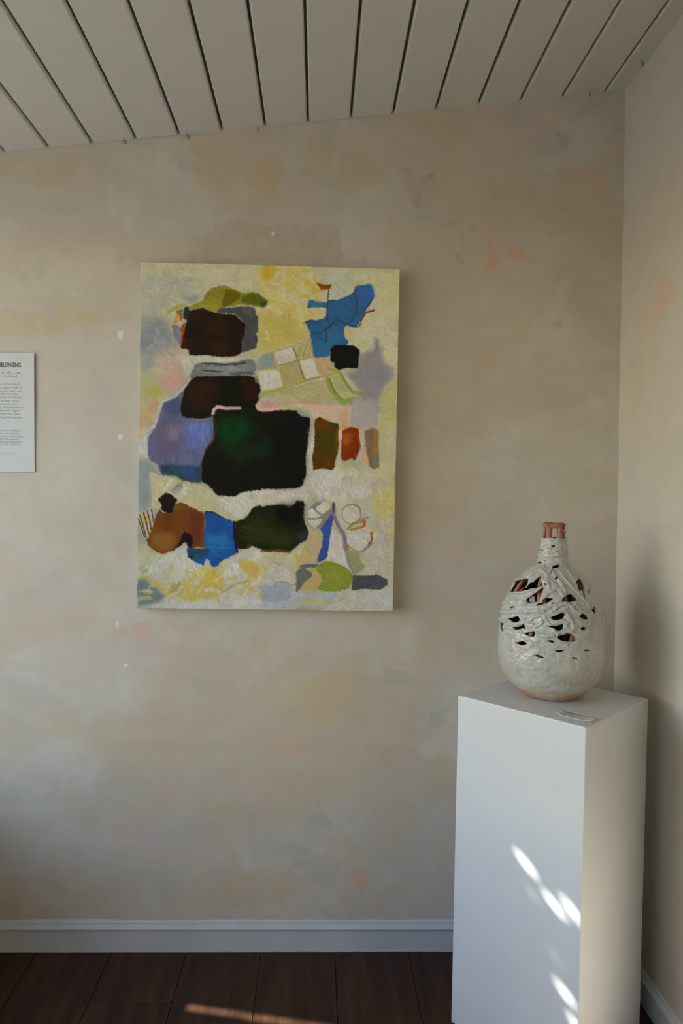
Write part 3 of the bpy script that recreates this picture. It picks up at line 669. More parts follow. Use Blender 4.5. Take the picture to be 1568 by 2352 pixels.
 ["p",[110,632,130,636,157,652,130,650],[50,66,28],2,3.0,1,0.12,40,0.25],
 ["p",[152,348,171,335,247,333,340,331,343,349,359,356,360,378,353,389,355,406,344,417,352,435,365,439,382,437,472,431,478,439,511,450,509,506,506,480,505,545,499,574,503,622,490,662,424,669,367,670,369,673,319,678,289,694,237,692,223,676,204,659,189,652,188,597,200,555,224,527,229,486,225,512,221,453,213,457,188,465,128,458,122,439,130,392,138,364],[19,19,12],1.3,3,1,0.35,60,0.25],
 ["p",[144,356,220,343,247,376,193,445,139,449],[40,25,11],12,8,1,0.3,30,0.3],
 ["p",[296,341,351,335,354,400,316,415],[40,20,10],7,5,1,0.08,30,0.3],
 ["p",[235,458,317,445,345,508,235,510],[14,48,22],12,10,1,0.3,70,0.3],
 ["p",[238,486,344,483,318,539,291,583,244,540],[13,50,20],14,10,1,0.3,65,0.3],
 ["p",[263,554,359,524,387,573,305,594],[24,32,12],12,10,1,0.4,65,0.3],
 ["p",[407,447,501,450,502,506,408,508],[13,17,16],10,10,1,0.08,30,0.3],
 ["p",[408,482,498,480,495,651,410,652],[15,17,13],12,10,1,0.08,30,0.3],
 ["p",[366,511,388,511,392,567,366,579],[16,38,28],8,10,1,0.08,30,0.3],
 ["s",[222,456,231,486,228,510],[66,30,24],1.2,1.6,1,0.12,0,0.3,3.9],
 ["s",[229,489,223,524,201,556],[60,28,26],1.2,1.6,1,0.12,0,0.3,3.9],
 ["s",[382,439,407,433,450,433],[70,25,12],1,1.6,1,0.12,0,0.3,2.9],
 ["s",[17,509,49,481,63,432,69,415,106,398,127,376,150,346],[168,164,160],1.3,1.6,1,0.12,0,0.5,7.2],
 ["s",[44,490,22,510,23,581],[172,170,166],1.3,1.6,1,0.12,0,0.5,7.8],
 ["s",[219,447,222,435,232,426,262,430,300,428],[186,150,146],1,1.6,1,0.12,0,0.5,9.4],
 ["p",[347,425,349,412,363,404,403,405,404,434,380,438,358,433],[186,152,140],1,2,1,0.12,40,0.25],
 ["p",[364,405,427,406,472,403,563,409,614,413,612,453,598,468,569,459,546,451,524,457,512,444,489,425,430,430,365,434],[190,162,140],1,2,1,0.12,40,0.25],
 ["p",[364,405,478,402,611,408,611,412,478,411,415,424,365,428],[176,134,134],2,3.0,1,0.12,40,0.25],
 ["p",[469,437,478,428,512,436,515,451,484,448],[136,138,138],1.5,3.0,1,0.12,40,0.25],
 ["s",[623,415,615,479],[194,144,112],1.5,1.6,1,0.12,0,0.3,15.7],
 ["s",[631,419,628,473],[168,160,148],1.5,1.6,1,0.12,0,0.3,4.6],
 ["s",[614,419,601,459],[160,148,132],2,1.6,1,0.12,0,0.3,5.2],
 ["s",[569,463,598,465],[160,158,152],2,1.6,1,0.12,0,0.3,6.9],
 ["p",[364,394,449,366,556,335,596,317,619,351,634,390,611,411,500,407,421,401],[160,153,112],1.2,3.0,1,0.12,40,0.25],
 ["p",[363,267,456,239,510,216,521,271,566,267,573,304,596,315,533,334,443,364,364,385],[164,154,108],1,3.0,1,0.12,40,0.25],
 ["p",[348,280,391,262,402,300,351,315],[130,140,138],1.2,3.0,1,0.12,40,0.25],
 ["p",[363,269,391,263,400,297,363,306],[122,135,138],1,3.0,1,0.12,40,0.25],
 ["p",[351,321,381,313,402,309,403,372,365,370,357,345],[184,178,164],1,2,1,0.12,40,0.5],
 ["p",[360,319,414,310,430,361,372,371,361,374],[184,178,164],0.8,2,1,0.12,40,0.5],
 ["p",[398,260,456,240,467,279,414,296],[182,176,162],0.8,3.0,1,0.12,40,0.5],
 ["p",[475,284,517,273,535,327,497,340],[184,178,162],0.8,3.0,1,0.12,40,0.5],
 ["p",[417,299,469,284,488,340,434,358],[152,143,98],0.8,3.0,1,0.12,40,0.25],
 ["p",[521,277,566,269,574,304,539,324],[166,140,108],1,3.0,1,0.12,40,0.25],
 ["s",[460,273,474,237],[150,143,60],0.6,1,1,0.12,0,0.3,2.0],
 ["s",[469,274,482,233],[112,108,88],0.6,1,1,0.12,0,0.3,2.0],
 ["s",[478,273,490,229],[150,143,60],0.6,1,1,0.12,0,0.3,2.0],
 ["s",[487,272,497,224],[112,108,88],0.6,1,1,0.12,0,0.3,2.0],
 ["s",[496,271,505,220],[150,143,60],0.6,1,1,0.12,0,0.3,2.0],
 ["s",[505,270,513,216],[112,108,88],0.6,1,1,0.12,0,0.3,2.0],
 ["s",[363,310,408,303],[142,142,36],0.8,1.6,1,0.12,0,0.3,4.0],
 ["s",[472,281,515,270],[146,146,60],0.8,1.6,1,0.12,0,0.3,3.4],
 ["s",[358,387,401,376,443,362,533,332,596,315],[142,146,46],0.8,1.6,1,0.12,0,0.3,4.9],
 ["s",[435,367,533,337,596,319],[168,166,140],0.8,1.6,1,0.12,0,0.3,3.4],
 ["s",[359,395,435,371,556,337],[140,138,122],0.8,1.6,1,0.12,0,0.3,2.3],
 ["s",[420,310,433,361],[142,140,60],0.8,1.6,1,0.12,0,0.3,2.6],
 ["s",[391,261,401,300],[112,108,100],0.8,1.6,1,0.12,0,0.3,2.3],
 ["s",[457,242,473,286,491,340],[96,86,84],0.8,1.6,1,0.12,0,0.3,2.6],
 ["s",[363,268,456,238,510,214],[128,126,116],0.8,1.6,1,0.12,0,0.3,1.7],
 ["s",[417,297,469,283],[118,108,96],0.8,1.6,1,0.12,0,0.3,2.0],
 ["s",[497,340,539,327],[110,102,70],0.8,1.6,1,0.12,0,0.3,1.7],
 ["s",[573,307,595,310],[146,140,52],2,1.6,1,0.12,0,0.3,8.6],
 ["s",[563,335,574,366,591,388,611,404,631,397],[122,140,64],0.9,1.6,1,0.12,0,0.3,13.7],
 ["s",[567,336,579,363,591,380],[92,100,62],0.8,1.6,1,0.12,0,0.3,2.9],
 ["s",[601,319,619,351,639,373,671,378],[126,140,76],0.9,1.6,1,0.12,0,0.3,9.7],
 ["s",[600,317,616,345,633,368],[110,110,100],0.8,1.6,1,0.12,0,0.3,2.3],
 ["s",[404,381,418,407,441,423,478,425,509,439],[148,160,112],1.2,1.6,1,0.12,0,0.3,9.7],
 ["s",[446,375,466,394,500,402],[146,152,98],3,1.6,1,0.12,0,0.3,8.0],
 ["p",[496,119,502,101,513,99,524,107,556,106,564,97,587,97,632,77,643,53,688,47,697,80,686,108,672,126,656,157,647,180,610,173,608,195,614,215,625,220,617,232,572,236,566,267,521,272,512,229,506,195,494,170,486,167,508,158,525,161,553,149,556,123,519,118,499,125],[40,84,126],0.9,2,1,0.18,40,0.25],
 ["p",[645,56,688,50,696,80,672,123,646,101],[46,84,142],5,3,1,0.08,30,0.3],
 ["p",[515,212,557,199,611,187,614,221,572,233,561,264,524,268],[42,92,128],5,3,1,0.08,30,0.3],
 ["p",[502,102,553,109,550,120,505,119],[44,98,130],3,3,1,0.08,30,0.3],
 ["s",[561,62,559,83,558,103,555,137,565,177],[52,46,62],0.6,1.6,1,0.12,0,0.3,2.6],
 ["s",[637,77,645,101,644,135,624,166],[52,46,62],0.6,1.6,1,0.12,0,0.3,2.6],
 ["s",[543,194,565,179,585,155,622,171,647,176],[52,46,62],0.6,1.6,1,0.12,0,0.3,2.6],
 ["s",[696,85,675,117,653,177],[52,46,62],0.6,1.6,1,0.12,0,0.3,2.6],
 ["s",[512,203,543,194,576,165],[52,46,62],0.6,1.6,1,0.12,0,0.3,2.6],
 ["s",[529,209,554,222,557,188],[52,46,62],0.6,1.6,1,0.12,0,0.3,2.6],
 ["s",[486,169,508,160],[52,46,62],0.6,1.6,1,0.12,0,0.3,2.6],
 ["s",[555,103,575,100],[52,46,62],0.6,1.6,1,0.12,0,0.3,2.6],
 ["s",[512,216,517,268],[90,110,120],0.8,1.6,1,0.12,0,0.3,2.3],
 ["s",[568,196,588,190,610,178],[60,80,120],2,1.6,1,0.12,0,0.3,4.6],
 ["p",[524,45,541,53,572,51,563,66,538,69,528,56],[122,58,10],0.8,3.0,1,0.12,40,0.25],
 ["s",[658,157,672,134,698,125],[94,44,14],0.8,1.6,1,0.12,0,0.3,5.2],
 ["p",[608,178,647,180,628,209,611,212],[176,168,120],1.2,3,1,0.08,30,0.3],
 ["p",[569,244,577,234,603,231,640,233,658,248,655,271,652,302,618,300,595,308,578,295,568,278],[18,19,17],1,2,1,0.12,40,0.25],
 ["p",[567,281,581,284,580,298,568,295],[146,146,144],2,3.0,1,0.12,40,0.25],
 ["p",[525,464,538,449,552,455,564,463,598,469,601,504,599,478,598,549,591,577,583,610,551,604,522,612,520,579,525,536,525,479],[72,50,9],1,2.5,1,0.25,80,0.25],
 ["p",[529,461,564,463,561,480,530,484],[98,52,12],5,10,1,0.08,30,0.3],
 ["p",[541,479,581,478,576,549,542,550],[60,58,14],9,10,1,0.08,30,0.3],
 ["p",[559,570,585,563,577,601,554,598],[92,58,12],6,10,1,0.08,30,0.3],
 ["s",[592,486,592,549],[108,66,20],2,1.6,1,0.12,0,0.3,5.2],
 ["s",[601,480,667,480],[188,128,98],2,1.6,1,0.12,0,0.3,7.4],
 ["p",[610,490,635,478,659,484,661,503,659,476,661,513,666,533,659,565,648,579,637,571,622,580,607,577,607,534,610,486],[112,42,10],1,2.5,1,0.22,70,0.25],
 ["p",[613,494,638,500,627,540,610,534],[142,76,30],7,10,1,0.08,30,0.3],
 ["s",[603,492,603,512],[186,182,168],1.2,1.6,1,0.12,0,0.6,9.7],
 ["s",[601,515,602,552,591,592],[160,156,148],1.5,1.6,1,0.12,0,0.3,4.0],
 ["s",[674,493,677,533,681,584],[192,150,124],2,1.6,1,0.12,0,0.3,17.2],
 ["s",[667,490,670,542,655,585],[168,162,154],2,1.6,1,0.12,0,0.3,9.7],
 ["p",[675,486,707,480,720,491,718,501,718,475,718,492,717,532,722,566,723,598,709,604,694,598,682,547,675,485],[112,97,74],1.5,3,1,0.2,85,0.25],
 ["s",[711,492,709,547],[150,100,54],3,1.6,1,0.12,0,0.3,14.3],
 ["p",[368,724,433,714,453,723,476,705,496,705,499,722,494,750,503,776,514,798,506,819,483,836,455,859,398,858,370,861,376,855,343,839,332,850,302,855,288,815,293,768,323,759,344,726,369,717],[26,30,12],1.2,3,1,0.4,35,0.25],
 ["p",[411,718,496,708,497,765,454,788,411,752],[15,15,11],9,10,1,0.08,30,0.3],
 ["p",[306,773,375,758,406,827,321,837],[42,46,14],12,8,1,0.35,35,0.3],
 ["p",[386,789,477,799,463,845,381,841],[40,46,16],10,10,1,0.08,30,0.3],
 ["s",[372,857,427,853,455,858],[104,62,16],2,1.6,1,0.12,0,0.3,5.7],
 ["s",[327,848,335,839],[100,56,20],1.5,1.6,1,0.12,0,0.3,4.4],
 ["p",[477,799,511,793,506,821,478,833],[48,48,48],4,10,1,0.08,30,0.3],
 ["p",[196,742,224,740,246,755,284,768,288,815,299,865,269,882,247,893,242,904,223,909,214,883,203,884,200,905,170,892,151,878,148,842,170,853,205,850,194,828,202,775],[30,76,144],1,2.5,1,0.25,10,0.25],
 ["p",[202,811,266,810,277,857,211,872],[36,104,160],9,5,1,0.25,10,0.3],
 ["s",[288,771,289,815,299,862],[36,18,38],1.5,1.6,1,0.12,0,0.3,6.7],
 ["s",[202,742,224,742,251,758],[30,28,60],1,1.6,1,0.12,0,0.3,2.8],
 ["p",[153,856,219,852,211,869,186,880,154,884],[36,70,78],3,4,1,0.3,5,0.25],
 ["p",[154,878,164,872,167,886],[42,22,22],1.5,3.0,1,0.12,40,0.25],
 ["p",[-1,749,43,737,52,764,30,835,8,806],[176,166,146],1,3.0,1,0.12,40,0.25],
 ["p",[8,759,32,753,30,784,16,781],[176,150,84],3,10,1,0.08,30,0.3],
 ["s",[6,754,30,832],[66,46,34],0.7,1.6,1,0.12,0,0.3,3.1],
 ["s",[18,748,35,814],[66,46,34],0.7,1.6,1,0.12,0,0.3,3.1],
 ["s",[29,742,42,797],[66,46,34],0.7,1.6,1,0.12,0,0.3,3.1],
 ["s",[41,740,49,781],[66,46,34],0.7,1.6,1,0.12,0,0.3,3.1],
 ["s",[1,765,22,820],[66,46,34],0.7,1.6,1,0.12,0,0.3,3.1],
 ["p",[65,736,73,747,106,744,108,722,119,715,141,718,166,732,196,745,200,775,197,828,205,850,181,847,164,853,153,812,139,804,131,807,126,834,109,859,82,871,57,866,33,847,31,830,46,792,54,753],[108,60,18],1,2.5,1,0.22,75,0.25],
 ["p",[152,735,194,748,194,830,175,845,158,812,153,776],[92,46,22],6,4,1,0.08,30,0.3],
 ["p",[35,819,104,804,115,840,82,868,41,852],[128,88,36],9,5,1,0.08,30,0.3],
 ["p",[76,753,98,752,95,805,82,805],[88,48,16],7,10,1,0.08,30,0.3],
 ["p",[108,722,136,719,139,732,114,745],[98,80,18],2,3.0,1,0.12,40,0.25],
 ["p",[59,709,67,698,86,686,100,694,117,708,108,722,106,744,92,747,70,740,71,722],[31,20,15],1,3,1,0.12,40,0.25],
 ["p",[131,807,142,804,161,812,167,831,164,853,151,848,142,834,126,845,104,862,126,832],[33,18,14],1.2,3.0,1,0.12,40,0.25],
 ["p",[93,678,127,655,133,670,111,692],[150,148,136],1.5,3.0,1,0.12,40,0.25],
 ["s",[105,678,111,664],[96,94,84],0.8,1.6,1,0.12,0,0.3,1.9],
 ["s",[112,674,118,660],[96,94,84],0.8,1.6,1,0.12,0,0.3,1.9],
 ["s",[119,671,125,656],[96,94,84],0.8,1.6,1,0.12,0,0.3,1.9],
 ["s",[127,668,132,652],[96,94,84],0.8,1.6,1,0.12,0,0.3,1.9],
 ["p",[585,747,583,762,576,776,566,786,553,792,539,794,525,790,514,782,505,770,500,756,500,741,504,727,513,715,524,707,538,703,552,704,565,709,576,719,582,732],[150,149,144],2.5,3,1,0.12,40,0.25],
 ["p",[582,746,580,759,575,771,566,780,555,785,543,786,531,783,521,776,514,766,510,754,509,741,513,728,520,718,530,710,542,707,554,708,565,713,574,721,580,733],[122,118,102],1.2,2,1,0.12,40,0.25],
 ["p",[533,723,561,702,578,715,573,729,553,745,537,731],[186,184,170],0.9,2,1,0.12,40,0.8],
 ["p",[510,733,522,724,539,741,551,749,536,755,512,756],[186,184,170],0.9,2,1,0.12,40,0.8],
 ["p",[511,761,557,756,534,786,517,776],[186,184,170],0.9,2,1,0.12,40,0.8],
 ["p",[673,740,672,750,667,759,659,766,650,770,640,771,630,769,622,764,615,756,612,746,612,736,615,726,621,718,629,713,639,710,649,710,659,714,666,721,671,730],[118,116,98],1,2,1,0.12,40,0.25],
 ["p",[669,741,668,750,663,758,657,764,649,768,639,769,631,767,623,762,617,755,614,746,614,737,617,729,622,721,630,716,639,714,648,714,656,718,663,724,667,732],[182,179,166],0.9,2,1,0.12,40,0.7],
 ["p",[517,796,540,792,556,803,553,841,538,890,490,902,484,879,503,836,509,813],[172,158,116],1.2,3.0,1,0.12,40,0.25],
 ["s",[478,873,487,905],[172,162,74],3,1.6,1,0.12,0,0.3,11.4],
 ["s",[495,850,507,879],[176,166,90],4,1.6,1,0.12,0,0.3,8.6],
 ["p",[546,787,568,760,583,736,588,751,580,792,575,843,570,875,538,892,541,878,555,835,556,801],[50,76,140],0.9,2,1,0.12,40,0.25],
 ["s",[587,710,587,743,600,774,620,805,629,845],[124,104,116],1.5,1.6,1,0.12,0,0.3,10.3],
 ["s",[587,710,586,734],[70,50,62],1,1.6,1,0.12,0,0.3,4.6],
 ["p",[591,786,606,800,615,820,633,877,635,905,613,897,570,880,580,820,584,792],[186,184,172],0.9,2,1,0.12,40,0.9],
 ["p",[629,845,667,859,673,885,688,899,662,923,648,916,636,891],[140,144,106],1,3.0,1,0.12,40,0.25],
 ["s",[621,834,636,891,654,925],[128,125,120],1.5,1.6,1,0.12,0,0.3,7.4],
 ["p",[630,791,654,786,689,777,705,801,698,830,667,856,647,842,629,828],[182,178,166],0.9,2,1,0.12,40,0.7],
 ["s",[702,795,705,818,692,838],[132,66,20],0.8,1.6,1,0.12,0,0.3,4.6],
 ["s",[632,835,650,848,668,857],[172,114,62],0.8,1.6,1,0.12,0,0.3,3.7],
 ["s",[673,856,698,835,710,827],[128,108,118],1.2,1.6,1,0.12,0,0.3,4.0],
 ["s",[631,786,648,769,683,761,677,779,640,789],[156,112,40],0.8,1.6,1,0.12,0,0.3,5.7],
 ["s",[684,764,679,779],[156,60,12],0.8,1.6,1,0.12,0,0.3,4.6],
 ["s",[671,759,691,750],[120,110,112],1.5,1.6,1,0.12,0,0.3,4.6],
 ["p",[513,904,539,907,553,927,558,944,542,973,485,977,499,953,528,933,527,924],[170,152,98],1,3.0,1,0.12,40,0.25],
 ["p",[539,898,570,883,599,891,628,905,648,922,647,948,637,968,594,977,557,975,542,970,556,947,553,929,539,915],[120,134,48],1,2,1,0.2,40,0.25],
 ["p",[576,918,616,911,614,949,571,946],[142,134,58],8,10,1,0.08,30,0.3],
 ["p",[477,922,484,910,499,904,525,921,527,930,502,950,485,976,477,980],[100,100,98],1,2,1,0.12,40,0.25],
 ["p",[484,905,493,897,541,892,539,904],[82,88,94],1.2,3.0,1,0.12,40,0.25],
 ["p",[648,925,685,927,728,924,755,938,755,955,732,970,700,967,646,972,648,945],[73,74,80],1,2.5,1,0.2,5,0.25],
 ["p",[393,926,407,889,433,894,467,925,478,936,474,956,462,959,445,948,399,952],[184,178,168],1.5,3,1,0.12,40,0.6],
 ["s",[407,889,433,900],[150,134,138],1.5,1.6,1,0.12,0,0.3,3.4],
 ["s",[419,951,448,950,465,961,476,953],[136,118,118],1.2,1.6,1,0.12,0,0.3,2.9],
 ["p",[371,961,414,954,448,954,462,971,460,1008,371,1009],[146,154,162],3,10,1,0.08,30,0.3],
 ["s",[486,1013,543,1005,583,1009],[174,168,112],3,1.6,1,0.12,0,0.3,11.4],
 ["s",[606,1006,640,983],[172,166,110],2,1.6,1,0.12,0,0.3,6.3],
 ["s",[259,982,295,959,336,947],[170,150,70],2,1.6,1,0.12,0,0.3,5.6],
 ["s",[220,924,242,937],[182,156,40],3,1.6,1,0.12,0,0.3,5.0],
 ["s",[452,98,468,101],[184,178,140],3,3,0.75,0.12,0,0.3,6.1],
 ["s",[433,99,441,89],[178,148,56],3,3,0.75,0.12,0,0.3,4.4],
 ["s",[435,11,449,12],[178,148,56],3,3,0.75,0.12,0,0.3,6.1],
 ["s",[453,97,467,91],[184,178,140],3,3,0.75,0.12,0,0.3,9.1],
 ["s",[513,75,526,89],[178,148,56],3,3,0.75,0.12,0,0.3,7.8],
 ["s",[405,119,423,108],[178,148,56],3,3,0.75,0.12,0,0.3,6.5],
 ["s",[502,48,510,53],[184,178,140],3,3,0.75,0.12,0,0.3,4.1],
 ["s",[383,108,402,106],[178,148,56],3,3,0.75,0.12,0,0.3,9.6],
 ["s",[500,129,513,139],[178,148,56],3,3,0.75,0.12,0,0.3,4.9],
 ["s",[373,73,383,73],[184,178,140],3,3,0.75,0.12,0,0.3,4.3],
 ["s",[484,9,502,13],[178,148,56],3,3,0.75,0.12,0,0.3,6.6],
 ["s",[397,12,416,10],[178,148,56],3,3,0.75,0.12,0,0.3,6.1],
 ["s",[395,103,409,96],[184,178,140],3,3,0.75,0.12,0,0.3,3.5],
 ["s",[485,37,504,48],[178,148,56],3,3,0.75,0.12,0,0.3,9.6],
 ["s",[447,106,454,111],[178,148,56],3,3,0.75,0.12,0,0.3,5.4],
 ["s",[495,29,505,19],[184,178,140],3,3,0.75,0.12,0,0.3,5.2],
 ["s",[376,4,374,32],[166,140,42],5,1.6,1,0.12,0,0.3,20.0],
 ["s",[374,6,372,36],[170,142,44],5,3,0.8,0.12,0,0.3,11.1],
 ["s",[391,5,388,35],[170,142,44],5,3,0.8,0.12,0,0.3,11.1],
]
PLASTER_MARKS = [
 ["k",0.55,4,8,[238,2413,254,2421,285,2404,333,2416,338,2391,305,2360,294,2333,309,2323,283,2298,268,2310,261,2366]],
 ["p",0.6,2,8,[248,2391,263,2384,263,2364,252,2373]],
 ["o",0.35,4,8,[345,2413,371,2433,364,2414,349,2398]],
 ["o",0.35,4,8,[334,2383,365,2351,328,2323,305,2334]],
 ["g",0.35,4,14,[258,2262,272,2284,306,2304,339,2313,325,2264,299,2274,265,2254]],
 ["g",0.6,3,8,[368,2235,382,2273,412,2266,386,2251]],
 ["o",0.4,2,3,[413,2315,437,2318,439,2140,421,2192,412,2266]],
 ["g",0.5,3,8,[441,2264,469,2268,469,2238,447,2236]],
 ["p",0.9,2,4,[462,2238,484,2259,498,2234,481,2239]],
 ["p",0.8,3,6,[508,2217,521,2214,518,2180,539,2169,545,2151,537,2121,518,2109,506,2150,509,2180]],
 ["p",0.8,3,8,[571,2196,592,2190,611,2186,611,2168,593,2150,577,2159,569,2181]],
 ["p",0.75,3,6,[625,2178,646,2176,646,2161,631,2159]],
 ["k",0.5,4,8,[403,2177,426,2173,434,2140,423,2129,407,2154]],
 ["p",0.4,3,8,[423,2125,438,2136,434,2121,423,2112]],
 ["g",0.4,5,8,[631,2161,657,2158,647,2135]],
 ["p",0.55,3,8,[805,2442,833,2423,860,2403,875,2371,841,2343,824,2342,834,2376,826,2409]],
 ["g",0.55,4,10,[700,2551,741,2546,755,2513,749,2486,721,2519]],
 ["g",0.4,6,12,[773,2634,854,2636,821,2615,761,2580]],
 ["g",0.4,6,12,[883,2591,916,2625,918,2559,877,2537]],
 ["g",0.5,4,6,[708,1964,741,1975,739,1945,722,1944]],
 ["g",0.25,6,8,[842,1772,897,1774,905,1720,878,1726]],
 ["o",0.3,10,8,[599,1961,653,1969,634,1915,587,1894]],
 ["l",0.25,10,8,[732,2099,773,2086,761,2019,720,2011]],
 ["o",0.35,14,8,[740,2326,808,2315,797,2221,742,2253]],
 ["p",0.6,1.5,3,[302,1933,319,1927,306,1920]],
 ["p",0.5,1.5,3,[358,1841,382,1815,365,1821]],
 ["p",0.7,1.5,2,[250,1695,260,1688,254,1683]],
 ["o",0.4,14,20,[51,2463,198,2448,186,2375,53,2344]],
 ["g",0.2,14,8,[516,2618,604,2621,605,2561,531,2552]],
 ["g",0.35,4,8,[84,2140,144,2145,124,2121,84,2123]],
 ["g",0.55,4,8,[-475,2425,-442,2452,-409,2427,-389,2395,-435,2390,-455,2413]],
 ["l",0.2,14,8,[-522,2489,-404,2486,-402,2355,-507,2378]],
 ["o",0.35,12,16,[-423,2466,-259,2478,-270,2353,-402,2342,-389,2408]],
 ["o",0.38,12,16,[-239,2440,-113,2431,-158,2337,-237,2341]],
 ["o",0.32,12,16,[-61,2498,32,2488,8,2356,-59,2393]],
 ["k",0.3,5,10,[-366,2199,-288,2247,50,2238,57,2132,-319,2115,-372,2126]],
 ["g",0.35,6,8,[-61,2511,18,2514,5,2494,-61,2498]],
 ["g",0.45,5,8,[-631,2125,-602,2126,-608,2106,-628,2109]],
 ["g",0.5,3,8,[-399,2145,-379,2149,-382,2123,-395,2126]],
 ["w",0.8,1.5,2,[-162,2212,-149,2215,-147,2206,-159,2202]],
 ["w",0.6,2,4,[-618,1899,-599,1900,-605,1876,-618,1879]],
 ["w",0.5,2,4,[-614,1586,-601,1586,-601,1574,-611,1574]],
 ["o",0.4,14,20,[-971,1972,-808,1956,-711,1979,-645,1967,-697,1913,-872,1876,-970,1880]],
 ["p",0.22,6,8,[-658,1967,-600,1975,-606,1942,-638,1915]],
 ["o",0.25,18,20,[-975,2408,-748,2403,-780,2330,-974,2330]],
 ["l",0.25,16,20,[-663,2327,-558,2311,-570,2193,-649,2243]],
 ["l",0.22,18,20,[-908,2130,-608,2152,-620,2014,-874,2013]],
 ["p",0.4,4,8,[-620,980,-593,998,-567,981,-573,964,-600,974,-616,967]],
 ["p",0.35,6,8,[-564,1015,-514,1019,-507,995,-540,968,-560,981]],
 ["w",0.4,3,8,[-613,1014,-600,1014,-603,1001,-613,1002]],
 ["w",0.7,1.5,3,[-585,887,-575,891,-575,874,-584,875]],
 ["p",0.45,5,8,[-520,485,-480,492,-444,505,-450,465,-450,444,-480,438,-494,471]],
 ["g",0.5,3,6,[-17,419,3,433,16,460,44,413,68,379,30,392,-17,399]],
 ["o",0.25,6,8,[-361,485,-293,465,-219,418,-226,405,-293,418,-347,445]],
 ["o",0.28,10,14,[-290,214,-203,249,-55,249,-7,194,-120,140,-275,140]],
 ["o",0.4,5,10,[-65,839,81,881,84,698,-36,691,-64,765]],
 ["p",0.2,9,10,[-163,676,-83,683,6,603,27,562,-95,616]],
 ["p",0.12,12,8,[-235,985,-128,980,-140,886,-200,898]],
 ["l",0.18,18,8,[-957,609,-760,651,-628,612,-692,477,-956,476]],
 ["g",0.4,5,12,[-130,302,-85,335,-19,323,48,298,98,256,82,244,90,223,50,189,-1,210,-34,222,-18,256,-84,281]],
 ["p",0.2,7,8,[38,352,104,365,168,306,181,277,119,256,81,298]],
 ["p",0.45,3,6,[119,239,148,260,181,265,170,202,150,151,153,189,124,206]],
 ["p",0.28,4,6,[78,202,107,202,109,139,84,135]],
 ["p",0.55,2,3,[206,172,220,177,216,164,206,147,198,147,204,160]],
 ["g",0.4,3,8,[30,130,51,133,68,105,117,114,68,97,47,105]],
 ["p",0.25,2,8,[95,97,134,101,126,93,97,93]],
 ["g",0.45,4,8,[-127,105,-98,110,-98,95,-122,95]],
 ["o",0.25,8,8,[224,214,286,214,291,168,233,172]],
 ["p",0.18,8,8,[205,507,267,528,337,566,309,537,226,491]],
 ["d",0.7,0.8,1,[-97,141,-94,148,-93,147,-95,140]],
 ["g",0.38,6,8,[209,883,284,877,318,863,298,823,257,842,210,822]],
 ["g",0.42,4,6,[361,748,429,769,409,722,382,694,362,701]],
 ["l",0.22,9,8,[309,653,390,646,378,592,337,605]],
 ["o",0.3,8,10,[81,874,155,882,165,726,84,712]],
 ["p",0.3,3,8,[247,1025,256,1052,260,1042,250,1019]],
 ["p",0.3,3,8,[286,1066,334,1074,293,1056]],
 ["o",0.18,14,8,[330,578,425,619,454,551,414,483,346,482]],
]
PLASTER_MARKS_RIGHT = [
 ["p",0.6,3,8,[1950,2025,1880,2017,1859,1948,1916,1952,1933,1934,1976,1939,1960,1981]],
 ["p",0.6,3,6,[2022,1951,1977,1951,1994,1920,2012,1901,2034,1930]],
 ["p",0.6,3,5,[1936,1652,1877,1656,1893,1624,1929,1637]],
 ["p",0.5,3,5,[2024,1638,1985,1646,2003,1621,2027,1626]],
 ["l",0.4,6,8,[2101,934,2032,962,2027,878,2083,875]],
 ["p",0.15,9,6,[1958,1279,1898,1295,1882,1228,1942,1216]],
]
VASE_PROFILE = [(0.0, 0.062), (0.004, 0.07), (0.012, 0.083), (0.022, 0.094), (0.0302, 0.1052), (0.0532, 0.1245), (0.0763, 0.136), (0.0994, 0.1412), (0.1224, 0.1426), (0.1569, 0.1418), (0.1915, 0.1386), (0.226, 0.1337), (0.2604, 0.1249), (0.288, 0.11), (0.311, 0.0944), (0.3293, 0.0779), (0.3408, 0.0653), (0.3523, 0.047), (0.366, 0.0394), (0.3981, 0.038), (0.4256, 0.0332), (0.4485, 0.027), (0.4645, 0.0297)]
